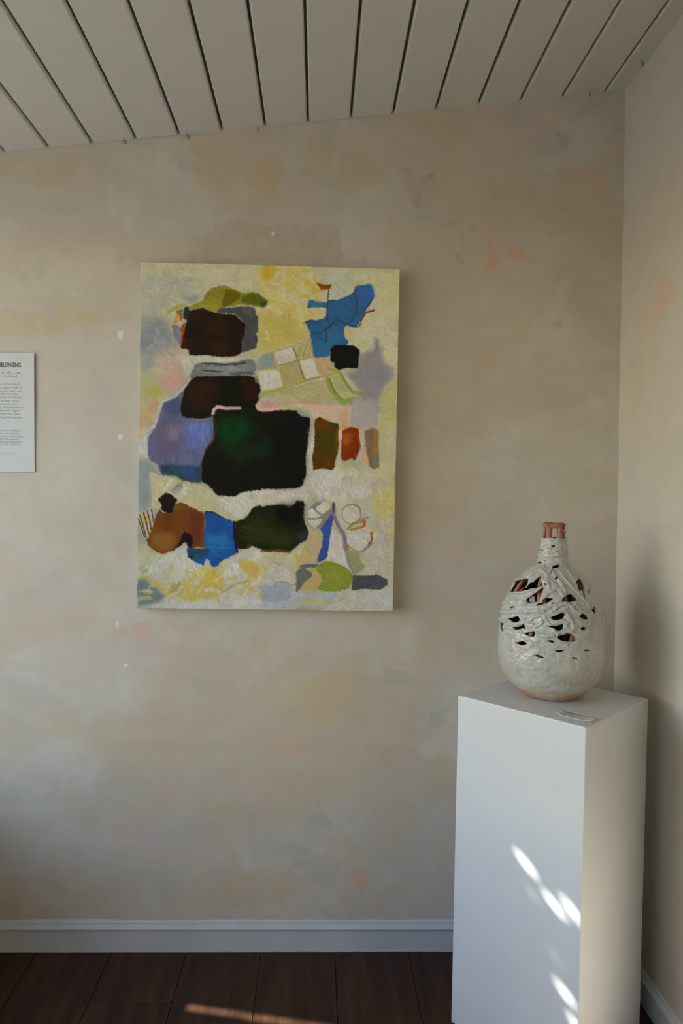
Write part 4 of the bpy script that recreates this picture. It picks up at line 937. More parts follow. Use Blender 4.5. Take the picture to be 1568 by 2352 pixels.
VASE_HOLES = [
 [-108.17,404.9,-108.29,408.5,-108.33,402.9],
 [-30.21,401.3,-18.8,407.2,0.23,408.0,-8.6,405.2,-20.23,401.2],
 [-107.74,387.1,-83.77,391.6,-59.06,393.4,-65.49,390.2,-86.99,387.1],
 [-9.15,390.7,-1.93,393.0,5.69,390.9,-1.87,389.2],
 [-70.03,367.2,-52.48,366.6,-43.27,366.0,-52.44,362.8],
 [-109.87,354.7,-109.85,360.7,-84.05,360.9,-57.53,359.0,-76.27,355.5],
 [-24.29,348.7,-14.56,354.1,3.98,356.6,6.85,354.0,-5.84,347.9,-15.18,346.1],
 [-112.4,330.3,-112.19,339.5,-98.56,344.7,-92.36,339.2,-98.12,331.4],
 [-109.04,275.7,-109.01,281.6,-109.88,300.8,-96.49,307.3,-72.96,315.1,-66.97,317.9,-60.46,307.4,-60.55,295.5,-59.87,289.2,-64.87,284.8,-81.14,280.1,-96.12,275.6],
 [-59.85,291.4,-58.99,300.2,-55.67,311.5,-51.14,311.2,-47.23,298.1,-48.72,295.7,-53.51,292.7,-58.09,288.5],
 [-46.28,295.1,-50.34,312.4,-48.78,318.9,-39.8,329.4,-39.09,316.0,-33.57,306.4,-36.1,301.5,-41.46,299.0],
 [-51.73,269.6,-47.19,274.9,-41.48,284.4,-35.79,294.7,-31.73,301.4,-31.33,295.3,-33.43,281.7,-34.63,271.2,-33.56,267.2,-38.85,263.1,-45.96,259.4,-49.66,261.7],
 [-32.63,268.4,-27.38,274.4,-19.27,276.5,-16.21,274.8,-23.01,265.9,-30.47,258.6,-39.25,254.6,-34.53,260.9,-27.06,268.3],
 [-16.97,318.7,-14.37,327.3,-7.48,331.0,-9.9,326.1,-14.32,319.9],
 [-32.14,310.7,-29.08,312.4,-27.79,307.0,-30.17,304.3],
 [-7.65,272.9,-6.35,278.6,0.69,285.9,7.2,287.0,13.8,274.8,10.83,270.8,2.83,267.9,-1.8,268.4,-6.27,269.8],
 [23.56,317.6,36.09,323.9,39.3,315.5,36.52,303.5,29.42,288.9,28.61,294.0,22.23,282.8,20.24,292.6,21.63,306.6],
 [21.93,284.0,29.53,295.0,28.58,283.9,24.43,271.7],
 [44.72,305.7,41.5,294.7,34.95,283.2,29.59,274.6],
 [32.61,252.6,36.18,254.6,41.27,251.5,39.96,239.7,33.27,235.3,32.22,244.3],
 [12.5,239.7,15.96,242.4,22.4,235.2,24.77,224.1,19.25,225.8,14.05,230.3],
 [-20.05,230.1,-13.39,237.2,-6.98,242.3,-1.82,242.6,-7.18,227.5,-12.52,224.5,-16.89,222.9],
 [-24.19,212.0,-20.24,209.6,-14.2,210.0,-6.35,214.4,-5.96,202.1,-11.57,196.4,-15.89,204.2,-21.07,206.5],
 [-13.81,183.9,-7.29,187.8,-0.29,193.9,2.38,190.4,5.53,184.1,9.41,177.7,6.81,172.1,-1.27,170.0,-7.26,172.7,-11.5,176.5],
 [-79.06,210.2,-67.96,216.3,-57.81,224.1,-55.16,214.7,-57.92,207.9,-63.41,204.3,-70.22,207.6],
 [-64.76,192.5,-56.06,197.0,-49.18,206.4,-46.86,189.0,-50.37,194.3,-55.66,190.2,-60.21,185.8],
 [-49.05,181.8,-42.1,187.8,-35.11,193.1,-36.52,176.3,-41.8,176.8],
 [-63.93,153.5,-54.27,157.8,-49.17,162.0,-43.98,160.3,-44.99,155.2,-49.91,151.7,-55.27,153.2],
 [-25.01,169.8,-20.69,174.1,-17.35,174.3,-15.05,168.6,-19.8,168.8],
 [-19.95,150.6,-13.83,149.8,-7.2,150.2,1.76,154.7,-4.65,148.7,-9.23,144.7,-13.81,146.8],
 [15.13,151.3,20.57,150.0,27.82,147.7,21.7,145.7,17.4,146.8],
 [-38.33,130.8,-32.89,132.6,-32.05,135.9,-28.62,133.1,-22.7,126.9,-28.55,126.9,-32.84,129.0],
 [0.43,130.9,4.11,134.1,6.83,133.0,10.58,128.3,5.05,129.0],
 [12.53,207.2,18.56,207.1,21.42,202.8,16.12,198.8,13.34,200.1],
 [27.67,203.4,30.49,203.9,29.08,195.7],
 [-105.59,188.9,-94.65,194.3,-79.39,196.5,-86.29,190.9,-87.29,181.7,-79.77,173.3,-88.64,172.4,-99.16,178.9],
 [-106.0,216.3,-98.28,215.8,-81.08,222.3,-96.23,212.0],
 [-84.78,155.0,-77.38,157.2,-80.23,147.9],
 [-21.68,259.4,-18.15,265.5,-14.01,272.4,-17.17,263.2],
 [-80.71,236.3,-68.96,245.6,-62.27,248.8,-71.3,240.0],
 [-17.77,244.3,-13.39,251.1,-7.53,256.8,-12.46,249.1],
 [10.69,331.3,12.8,328.3,10.47,321.9],
 [11.45,291.3,15.2,281.3,12.24,285.5],
]
VASE_STRANDS = [
 [6.8,-110.0,300.9,-72.47,317.4,-59.73,336.7,-48.3,350.4],
 [4.5,-50.34,312.4,-44.7,323.6,-28.05,337.5,-21.84,347.8],
 [5.1,-94.69,266.7,-61.45,273.7,-46.54,285.6,-35.12,298.9],
 [4.8,-106.92,241.5,-69.53,258.3,-47.45,262.2],
 [3.6,-106.99,229.8,-71.03,247.8,-49.35,259.7],
 [3.4,-46.47,251.8,-36.53,260.5,-26.95,266.3],
 [6.4,-60.22,245.8,-41.85,246.6,-22.77,256.7,-9.12,274.4,-1.66,290.8],
 [5.7,-101.69,220.0,-58.98,235.2,-28.12,245.4],
 [4.5,-18.87,244.8,-12.43,260.1,-3.42,266.7],
 [4.1,-16.99,236.8,-9.71,245.8,-2.0,254.6],
 [3.6,-50.82,223.8,-40.6,225.7,-31.39,232.2],
 [4.3,-106.1,194.8,-76.56,202.2,-62.34,199.0,-50.1,209.9,-40.44,221.5],
 [4.3,-16.85,218.1,-6.32,221.3,-0.93,219.5],
 [4.3,-13.27,193.5,-4.67,197.4,3.39,198.7],
 [3.6,2.31,284.9,10.56,260.8,20.36,239.5,27.62,222.0],
 [3.6,3.78,324.9,12.49,300.9,20.93,284.5,27.51,259.6,30.68,238.2],
 [3.6,18.76,340.7,18.98,316.8,19.98,296.6],
 [3.2,38.64,323.7,43.16,304.8,35.47,274.9,32.88,254.7],
 [6.4,-34.95,322.6,-19.94,311.9,-8.11,296.6,-4.4,284.7],
 [4.1,-17.4,336.2,-6.55,316.7,-1.01,296.8],
 [5.2,-29.62,327.3,-22.16,303.5,-29.56,276.1],
 [4.8,-1.4,266.8,5.89,252.7,13.59,240.0],
 [4.1,-108.05,401.3,-61.96,399.0,-32.01,402.4,16.87,403.2],
 [5.0,-107.69,378.2,-37.21,377.5,20.02,383.0],
 [3.6,-109.83,364.2,-35.96,364.1,19.94,369.6],
 [5.0,-108.16,420.0,-42.48,424.5,15.31,421.0],
 [2.9,-23.09,321.7,-12.5,304.3,-5.08,290.7],
 [3.4,-54.03,345.8,-31.15,335.3,-26.14,323.5],
 [3.4,-4.9,344.5,3.78,324.9],
 [3.9,-29.43,274.1,-23.84,289.2,-12.63,300.3],
 [3.4,12.76,260.8,21.62,254.0,27.46,234.5],
 [3.9,-80.77,186.9,-64.26,189.4,-51.0,183.7],
 [4.5,-45.8,207.0,-36.05,203.5,-28.23,216.0],
 [3.9,-27.74,232.9,-22.08,217.2,-14.99,197.4,-12.39,187.3],
 [5.0,-2.36,240.1,2.83,223.8,4.39,202.9],
 [3.9,8.66,225.8,14.52,215.0,25.9,213.8],
 [3.9,-33.84,189.2,-26.73,182.6,-16.59,184.6],
 [2.9,23.81,222.5,30.95,208.7],
]
CANVAS = (-0.5405,0.2324,1.0659,2.1005)
CARD = [(0.6187, 1.7521), (0.6813, 1.6877), (0.6424, 1.6474), (0.5912, 1.7225)]


# ------------------------------------------------------------------ materials
def new_mat(name):
    m = bpy.data.materials.new(name)
    m.use_nodes = True
    nt = m.node_tree
    return m, nt, nt.nodes['Principled BSDF']

def node(nt, kind, **kw):
    n = nt.nodes.new(kind)
    for k, v in kw.items():
        setattr(n, k, v)
    return n

def noise_mat(name, c1, c2, scale=8.0, rough=0.6, bump=0.0, bscale=None, stretch=(1, 1, 1), detail=6.0, spec=0.5, coat=0.0):
    m, nt, b = new_mat(name)
    tc = node(nt, 'ShaderNodeTexCoord'); mp = node(nt, 'ShaderNodeMapping')
    mp.inputs['Scale'].default_value = stretch
    nt.links.new(tc.outputs['Object'], mp.inputs['Vector'])
    nz = node(nt, 'ShaderNodeTexNoise'); nz.inputs['Scale'].default_value = scale; nz.inputs['Detail'].default_value = detail
    nt.links.new(mp.outputs['Vector'], nz.inputs['Vector'])
    rp = node(nt, 'ShaderNodeValToRGB')
    rp.color_ramp.elements[0].position = 0.3; rp.color_ramp.elements[0].color = (*c1, 1)
    rp.color_ramp.elements[1].position = 0.7; rp.color_ramp.elements[1].color = (*c2, 1)
    nt.links.new(nz.outputs['Fac'], rp.inputs['Fac'])
    nt.links.new(rp.outputs['Color'], b.inputs['Base Color'])
    b.inputs['Roughness'].default_value = rough
    b.inputs['Specular IOR Level'].default_value = spec
    b.inputs['Coat Weight'].default_value = coat
    if bump:
        n2 = node(nt, 'ShaderNodeTexNoise'); n2.inputs['Scale'].default_value = bscale or scale * 6; n2.inputs['Detail'].default_value = 4
        nt.links.new(mp.outputs['Vector'], n2.inputs['Vector'])
        bp = node(nt, 'ShaderNodeBump'); bp.inputs['Strength'].default_value = bump; bp.inputs['Distance'].default_value = 0.002
        nt.links.new(n2.outputs['Fac'], bp.inputs['Height'])
        nt.links.new(bp.outputs['Normal'], b.inputs['Normal'])
    return m

def attr_mat(name, rough=0.7, spec=0.3, fine=60.0, fine_amt=0.08, bump=0.15, bscale=90.0, bdist=0.001, coat=0.0):
    """colour from the mesh's own painted attribute, with fine grain and relief from noise nodes"""
    m, nt, b = new_mat(name)
    at = node(nt, 'ShaderNodeAttribute'); at.attribute_name = 'paint'
    tc = node(nt, 'ShaderNodeTexCoord')
    nz = node(nt, 'ShaderNodeTexNoise'); nz.inputs['Scale'].default_value = fine; nz.inputs['Detail'].default_value = 5
    nt.links.new(tc.outputs['Object'], nz.inputs['Vector'])
    mr = node(nt, 'ShaderNodeMapRange')
    mr.inputs['From Min'].default_value = 0.25; mr.inputs['From Max'].default_value = 0.75
    mr.inputs['To Min'].default_value = 1 - fine_amt; mr.inputs['To Max'].default_value = 1 + fine_amt
    nt.links.new(nz.outputs['Fac'], mr.inputs['Value'])
    mx = node(nt, 'ShaderNodeMix', data_type='RGBA', blend_type='MULTIPLY')
    mx.inputs['Factor'].default_value = 1.0
    nt.links.new(at.outputs['Color'], mx.inputs['A']); nt.links.new(mr.outputs['Result'], mx.inputs['B'])
    nt.links.new(mx.outputs['Result'], b.inputs['Base Color'])
    b.inputs['Roughness'].default_value = rough; b.inputs['Specular IOR Level'].default_value = spec
    b.inputs['Coat Weight'].default_value = coat
    n2 = node(nt, 'ShaderNodeTexNoise'); n2.inputs['Scale'].default_value = bscale; n2.inputs['Detail'].default_value = 4
    nt.links.new(tc.outputs['Object'], n2.inputs['Vector'])
    bp = node(nt, 'ShaderNodeBump'); bp.inputs['Strength'].default_value = bump; bp.inputs['Distance'].default_value = bdist
    nt.links.new(n2.outputs['Fac'], bp.inputs['Height']); nt.links.new(bp.outputs['Normal'], b.inputs['Normal'])
    return m

M = {}
M['plaster'] = attr_mat('plaster', rough=0.62, spec=0.25, fine=22, fine_amt=0.035, bump=0.25, bscale=30, bdist=0.0015)
M['plain_plaster'] = noise_mat('plain_plaster', (0.60, 0.55, 0.47), (0.66, 0.61, 0.53), 3, 0.7)
M['ceiling_paint'] = noise_mat('ceiling_paint', (0.61, 0.615, 0.585), (0.67, 0.675, 0.645), 4, 0.45, 0.15, 40, (1, 0.15, 1))
M['gap_shade'] = noise_mat('gap_shade', (0.10, 0.095, 0.085), (0.17, 0.16, 0.145), 10, 0.9)  # board backing darkened: the shade in the grooves put into its colour
M['trim_paint'] = noise_mat('trim_paint', (0.53, 0.55, 0.58), (0.61, 0.63, 0.66), 6, 0.4, 0.12, 60)
M['caulk'] = noise_mat('caulk', (0.40, 0.37, 0.30), (0.52, 0.49, 0.42), 30, 0.7)
M['plank'] = noise_mat('plank', (0.016, 0.0070, 0.0038), (0.062, 0.027, 0.0135), 5, 0.5, 0.35, 40, (6, 0.5, 1), 10, 0.3)
M['subfloor'] = noise_mat('subfloor', (0.01, 0.008, 0.006), (0.02, 0.015, 0.012), 10, 0.9)
M['white_paint'] = noise_mat('white_paint', (0.67, 0.685, 0.70), (0.71, 0.725, 0.74), 5, 0.38, 0.08, 50)
M['paper'] = noise_mat('paper', (0.64, 0.645, 0.625), (0.68, 0.685, 0.665), 12, 0.75)
M['ink'] = noise_mat('ink', (0.07, 0.07, 0.07), (0.10, 0.10, 0.10), 20, 0.7)
M['ink_grey'] = noise_mat('ink_grey', (0.15, 0.155, 0.145), (0.19, 0.195, 0.18), 20, 0.7)
M['terracotta'] = noise_mat('terracotta', (0.30, 0.105, 0.060), (0.42, 0.17, 0.10), 40, 0.5, 0.4, 160)
M['glaze'] = attr_mat('glaze', rough=0.28, spec=0.5, fine=70, fine_amt=0.10, bump=0.5, bscale=110, bdist=0.0015, coat=0.15)
M['oil_paint'] = attr_mat('oil_paint', rough=0.5, spec=0.08, fine=160, fine_amt=0.06, bump=0.35, bscale=220, bdist=0.0008)
M['shaded_clay'] = noise_mat('shaded_clay', (0.07, 0.04, 0.03), (0.12, 0.07, 0.05), 30, 0.8)  # inner skin darkened to put the shade inside the vase into its colour
M['galvanised'] = noise_mat('galvanised', (0.10, 0.10, 0.09), (0.22, 0.21, 0.19), 60, 0.4)
M['galvanised'].node_tree.nodes['Principled BSDF'].inputs['Metallic'].default_value = 0.8
M['leaf'] = noise_mat('leaf', (0.03, 0.08, 0.02), (0.08, 0.16, 0.04), 9, 0.5)
M['bench_wood'] = noise_mat('bench_wood', (0.10, 0.075, 0.055), (0.16, 0.12, 0.09), 6, 0.5, 0.2, 40, (1, 0.2, 1))
M['bark'] = noise_mat('bark', (0.06, 0.04, 0.03), (0.14, 0.10, 0.07), 20, 0.9, 0.5)
M['soil'] = noise_mat('soil', (0.27, 0.26, 0.24), (0.33, 0.32, 0.295), 2, 0.95)
M['shingle'] = noise_mat('shingle', (0.10, 0.10, 0.10), (0.16, 0.15, 0.14), 8, 0.9)
gm, gnt, gb = new_mat('window_glass')
gnt.nodes.remove(gb)
_o = gnt.nodes['Material Output']
_t = node(gnt, 'ShaderNodeBsdfTransparent'); _t.inputs['Color'].default_value = (0.97, 0.98, 0.97, 1)
_g = node(gnt, 'ShaderNodeBsdfGlossy'); _g.inputs['Roughness'].default_value = 0.02
_x = node(gnt, 'ShaderNodeMixShader'); _x.inputs['Fac'].default_value = 0.05
gnt.links.new(_t.outputs[0], _x.inputs[1]); gnt.links.new(_g.outputs[0], _x.inputs[2]); gnt.links.new(_x.outputs[0], _o.inputs['Surface'])
M['window_glass'] = gm

# ------------------------------------------------------------------ the room
CEIL_X0, CEIL_Z0, CEIL_S = -0.9624, 2.4279, 0.1344
def ceil_z(x): return CEIL_Z0 + CEIL_S * (x - CEIL_X0)

MARK = {'p': (0.69, 0.46, 0.335), 'k': (0.50, 0.41, 0.34), 'g': (0.47, 0.45, 0.405), 'o': (0.60, 0.47, 0.29),
        'l': (0.70, 0.66, 0.59), 'w': (0.86, 0.84, 0.80), 'd': (0.15, 0.13, 0.11)}
PLASTER = np.array((0.605, 0.545, 0.455))

def plaster_colours(H, V, marks, seed):
    """H, V: wall coordinates in metres"""
    col = np.empty(H.shape + (3,)); col[:] = PLASTER
    def mixin(mask, c, a):
        m = np.clip(mask * a, 0, 1)[..., None]
        col[:] = col * (1 - m) + np.array(c) * m
    wx = fbm(H * 2.2, V * 2.2, seed + 5) - 0.5; wy = fbm(H * 2.2 + 7, V * 2.2, seed + 9) - 0.5
    Hw, Vw = H + wx * 0.35, V + wy * 0.35
    st = lambda a, lo, hi: np.clip((a - lo) / (hi - lo), 0, 1)
    mixin(st(fbm(Hw * 3, Vw * 3.4, seed + 20), 0.48, 0.66), (0.59, 0.48, 0.33), 0.6)
    mixin(st(fbm(Hw * 4, Vw * 3.2, seed + 31), 0.52, 0.70), (0.64, 0.61, 0.55), 0.6)
    mixin(st(fbm(Hw * 3.5 + 3, Vw * 5, seed + 43), 0.55, 0.72), (0.62, 0.50, 0.42), 0.40)
    mixin(st(fbm(Hw * 6, Vw * 7, seed + 57), 0.56, 0.70), (0.55, 0.51, 0.44), 0.35)
    streak = fbm(Hw * 5, Vw * 22, seed + 71)
    col *= (1 + (streak - 0.5) * 0.10)[..., None]
    step = abs(H[0, 1] - H[0, 0]) * 1000
    nx, ny = (fbm(H * 30, V * 30, seed + 3, 4, .65) - 0.5) * 2, (fbm(H * 30 + 9, V * 30, seed + 4, 4, .65) - 0.5) * 2
    for kind, alpha, blur, warp, co in marks:
        px, py = np.array(co[0::2]) / 1000.0, np.array(co[1::2]) / 1000.0
        pad = (blur * 3 + warp * 2) / 1000.0 + 0.01
        sel_r = np.where((V[:, 0] > py.min() - pad) & (V[:, 0] < py.max() + pad))[0]
        sel_c = np.where((H[0] > px.min() - pad) & (H[0] < px.max() + pad))[0]
        if len(sel_r) < 2 or len(sel_c) < 2: continue
        sl = np.s_[sel_r[0]:sel_r[-1] + 1, sel_c[0]:sel_c[-1] + 1]
        m = inside(px, py, H[sl] + nx[sl] * warp * 1.9 / 1000, V[sl] + ny[sl] * warp * 1.9 / 1000).astype(float)
        m = gblur(m, blur / step)
        patch = np.clip(0.05 + 1.9 * fbm(H[sl] * 34, V[sl] * 34, 11, 4, .6), 0.1, 1.3)
        a = np.clip(m * alpha * (1.75 if kind == 'p' else 1.1 if kind == 'g' else 1.4) * patch, 0, 1)[..., None]
        col[sl] = col[sl] * (1 - a) + np.array(MARK[kind]) * a
    return col

def axis_samples(lo, hi, f0, f1, fine, coarse):
    a = list(np.arange(lo, f0, coarse)) if lo < f0 else []
    return np.array(a + list(np.arange(f0, f1, fine)) + (list(np.arange(f1, hi, coarse)) if f1 < hi else []) + [hi])

# back wall: fine plaster skin on a slab
hx = axis_samples(X_LEFT - 0.02, X_RIGHT + 0.06, -1.02, X_RIGHT + 0.06, 0.005, 0.02)
vz = axis_samples(-0.02, 2.80, 0.0, 2.72, 0.005, 0.02)
Hg, Vg = np.meshgrid(hx, vz)
pc = plaster_colours(Hg, Vg, PLASTER_MARKS, 100)
und = (fbm(Hg * 4, Vg * 4, 7, 3) - 0.5) * 0.004 + (fbm(Hg * 18, Vg * 18, 8, 2) - 0.5) * 0.0008
verts = np.stack([Hg, Y_BACK + und, Vg], -1).reshape(-1, 3)
wall = link('wall_back', big_mesh('wall_back', verts, grid_quads(*Hg.shape), pc.reshape(-1, 3)), M['plaster'])
tag(wall, 'mottled cream plaster wall with pink and grey scuffs behind the painting', kind='structure')
slab = link('wall_core', boxes_mesh('wall_core', [(X_LEFT - 0.3, X_RIGHT + 0.3, Y_BACK + 0.01, Y_BACK + 0.13, -0.1, 3.0)]), M['plain_plaster'], wall)

# right wall
hy = axis_samples(Y_FRONT, Y_BACK + 0.01, 1.50, Y_BACK + 0.01, 0.005, 0.05)
Hg, Vg = np.meshgrid(hy, vz)
pc = plaster_colours(Hg, Vg, PLASTER_MARKS_RIGHT, 300) * 0.58 + np.array((0.55, 0.51, 0.44)) * 0.38
und = (fbm(Hg * 4, Vg * 4, 27, 3) - 0.5) * 0.004
# the corner is a little out of plumb: it leans outwards towards the floor
verts = np.stack([X_RIGHT - (Vg - 1.7) * 0.0068 + und, Hg, Vg], -1).reshape(-1, 3)
wr = link('wall_right', big_mesh('wall_right', verts, grid_quads(*Hg.shape), pc.reshape(-1, 3)), M['plaster'])
tag(wr, 'plain cream plaster side wall with two salmon scuffs', kind='structure')
link('wall_core', boxes_mesh('wall_core', [(X_RIGHT + 0.03, X_RIGHT + 0.15, Y_FRONT - 0.1, Y_BACK + 0.01, -0.1, 3.0)]), M['plain_plaster'], wr)

# left wall with the window opening, wall behind the viewer
T = 0.10
lb = []
ycur = Y_FRONT - 0.1
for wy0, wy1, wz0, wz1 in sorted(WINDOWS):
    lb += [(X_LEFT - T, X_LEFT, ycur, wy0, -0.1, 2.42), (X_LEFT - T, X_LEFT, wy0, wy1, -0.1, wz0), (X_LEFT - T, X_LEFT, wy0, wy1, wz1, 2.42)]
    ycur = wy1
lb.append((X_LEFT - T, X_LEFT, ycur, Y_BACK + 0.02, -0.1, 2.42))
wl = link('wall_left', boxes_mesh('wall_left', lb), M['plain_plaster'])
tag(wl, 'cream plaster wall with two wide windows', kind='structure')
wf = link('wall_front', boxes_mesh('wall_front', [(X_LEFT - T, X_RIGHT + 0.15, Y_FRONT - 0.12, Y_FRONT, -0.1, 3.0)]), M['plain_plaster'])
tag(wf, 'cream plaster wall behind the viewer', kind='structure')

for wi, (wy0, wy1, wz0, wz1) in enumerate(WINDOWS):
    win = empty('window_%d' % (wi + 1), (X_LEFT - 0.05, (wy0 + wy1) / 2, wz0))
    tag(win, ('wide white painted window in the left wall beside the plaster wall', 'second white painted window in the left wall, nearer the viewer')[wi], kind='structure')
    wh, ww = wz1 - wz0, wy1 - wy0
    fr = 0.03
    link('window_frame', boxes_mesh('window_frame', [(-0.03, 0.03, -ww / 2, -ww / 2 + fr, 0, wh), (-0.03, 0.03, ww / 2 - fr, ww / 2, 0, wh),
         (-0.03, 0.03, -ww / 2 + fr, ww / 2 - fr, 0, fr), (-0.03, 0.03, -ww / 2 + fr, ww / 2 - fr, wh - fr, wh)]), M['trim_paint'], win)
    link('window_sill', boxes_mesh('window_sill', [(0.0, 0.09, -ww / 2 - 0.02, ww / 2 + 0.02, -0.025, 0.0)]), M['trim_paint'], win)
    pane_w = (ww - 2 * fr) / 3
    mul = boxes_mesh('mullion', [(-0.02, 0.02, -0.015, 0.015, fr, wh - fr)])
    for k in (1, 2):
        o = link('mullion', mul, M['trim_paint'], win); o.location = (0, -ww / 2 + fr + pane_w * k, 0)
    pane = boxes_mesh('pane', [(-0.002, 0.002, -pane_w / 2 + 0.015, pane_w / 2 - 0.015, fr, wh - fr)])
    for k in range(3):
        o = link('pane', pane, M['window_glass'], win); o.location = (0, -ww / 2 + fr + pane_w * (k + 0.5), 0)

# ceiling of painted boards running to the back wall
rng = random.Random(4)
ceil = link('ceiling', mesh_of('ceiling', *(lambda x0, x1, y0, y1: (
    [(x0, y0, ceil_z(x0) + .016), (x1, y0, ceil_z(x1) + .016), (x1, y1, ceil_z(x1) + .016), (x0, y1, ceil_z(x0) + .016),
     (x0, y0, ceil_z(x0) + .12), (x1, y0, ceil_z(x1) + .12), (x1, y1, ceil_z(x1) + .12), (x0, y1, ceil_z(x0) + .12)],
    [(0, 3, 2, 1), (4, 5, 6, 7), (0, 1, 5, 4), (1, 2, 6, 5), (2, 3, 7, 6), (3, 0, 4, 7)]))(X_LEFT - T, X_RIGHT + 0.12, Y_FRONT - 0.1, Y_BACK + 0.1)), M['gap_shade'])
tag(ceil, 'sloping ceiling of wide white painted boards', kind='structure')
PITCH_B = 0.13009
ang = math.atan(CEIL_S)
for k in range(-8, 15):
    xa, xb = CEIL_X0 + k * PITCH_B, CEIL_X0 + (k + 1) * PITCH_B
    xb_c, xa_c = min(xb, X_RIGHT + 0.02), max(xa, X_LEFT - 0.01)
    xm = (xa_c + xb_c) / 2
    gap = 0.0026 + rng.random() * 0.0014
    w = (xb_c - xa_c) / math.cos(ang) / 2 - gap
    ch, dp, th = 0.0036, 0.0060, 0.0162
    dz = rng.uniform(-0.0006, 0.0006)
    prof = [(-w + ch, dz), (w - ch, dz), (w, dp + dz), (w, th), (-w, th), (-w, dp + dz)]
    me = extrude_profile('ceiling_board', prof[::-1], Y_FRONT - 0.02, Y_BACK - 0.001, 'y')
    o = link('ceiling_board', me, M['ceiling_paint'], ceil)
    o.location = (xm, 0, ceil_z(xm))
    o.rotation_euler = (0, -ang, 0)
    bevel(o, 0.0008, 2)

# floor of dark planks
floor = link('floor', boxes_mesh('floor', [(X_LEFT - T, X_RIGHT + 0.12, Y_FRONT - 0.1, Y_BACK + 0.1, -0.05, -0.010)]), M['subfloor'])
tag(floor, 'dark brown wood plank floor', kind='structure')
PLK, seam0 = 0.2285, -0.152
prng = random.Random(9)
cols = range(-9, 6)
for c in cols:
    xa, xb = max(seam0 + c * PLK, X_LEFT - 0.01), min(seam0 + (c + 1) * PLK, X_RIGHT + 0.03)
    if xb - xa < 0.01: continue
    yb = Y_BACK + 0.02
    first = True
    while yb > Y_FRONT:
        ln = 1.25
        if first:
            ln = {-2: 0.245, -1: 1.1, 0: 0.86, 1: 0.62, 2: 1.0, 3: 0.5}.get(c, prng.uniform(0.4, 1.2)); first = False
        ya = max(yb - ln, Y_FRONT - 0.02)
        g = 0.0007
        o = link('plank', boxes_mesh('plank', [(-(xb - xa) / 2 + g, (xb - xa) / 2 - g, -(yb - ya) / 2 + g, (yb - ya) / 2 - g, -0.010, 0.0)]), M['plank'], floor)
        o.location = ((xa + xb) / 2, (ya + yb) / 2, 0)
        bevel(o, 0.0012, 1)
        yb = ya

# baseboards
BB = [(0.0, 0.0), (-0.012, 0.0), (-0.012, 0.062), (-0.0125, 0.066), (-0.016, 0.070), (-0.0165, 0.0735), (-0.0145, 0.0765), (-0.010, 0.084),
      (-0.0085, 0.0885), (-0.0085, 0.0905), (-0.0055, 0.0925), (-0.0035, 0.0965), (0.0, 0.0975)]
bb = link('baseboard_back', extrude_profile('baseboard_back', [(Y_BACK + 0.003 + d, z) for d, z in BB][::-1], X_LEFT, X_RIGHT + 0.02, 'x'), M['trim_paint'])
tag(bb, 'white moulded baseboard along the back wall', kind='structure')
link('caulk_line', boxes_mesh('caulk_line', [(X_LEFT, X_RIGHT, Y_BACK - 0.0108, Y_BACK - 0.0085, 0.0, 0.0028)]), M['caulk'], bb)
bbr = link('baseboard_right', extrude_profile('baseboard_right', [(X_RIGHT + 0.014 + d, z) for d, z in BB], Y_FRONT, Y_BACK, 'y'), M['trim_paint'])
tag(bbr, 'white moulded baseboard along the right wall', kind='structure')

# ------------------------------------------------------------------ the painting
CX0, CX1, CZ0, CZ1 = CANVAS
CWm, CHm = (CX1 - CX0) * 1000, (CZ1 - CZ0) * 1000
STEP = 1.5
nxc, nyc = int(CWm / STEP) + 1, int(CHm / STEP) + 1
U, V = np.meshgrid(np.linspace(0, CWm, nxc), np.linspace(0, CHm, nyc))
img = np.empty(U.shape + (3,)); img[:] = np.array((166, 163, 136)) / 255.0
hgt = np.full(U.shape, 0.25)
w1 = (fbm(U / 22, V / 22, 501, 4, .6) - .5) * 2; w2 = (fbm(U / 22 + 31, V / 22, 511, 4, .6) - .5) * 2
f1 = (fbm(U / 5, V / 5, 521, 3, .6) - .5) * 2; f2 = (fbm(U / 5 + 13, V / 5, 531, 3, .6) - .5) * 2
patch_n = fbm(U / 40, V / 40, 541, 4)
def brush(u, v, ang, seed, l=46, w=3.2):
    a = math.radians(ang)
    p = u * math.cos(a) + v * math.sin(a); q = -u * math.sin(a) + v * math.cos(a)
    return fbm(p / l, q / w, seed, 3)
img += (fbm(U / 45 + w1 * .4, V / 45 + w2 * .4, 551, 4, .5) - .5)[..., None] * 0.10
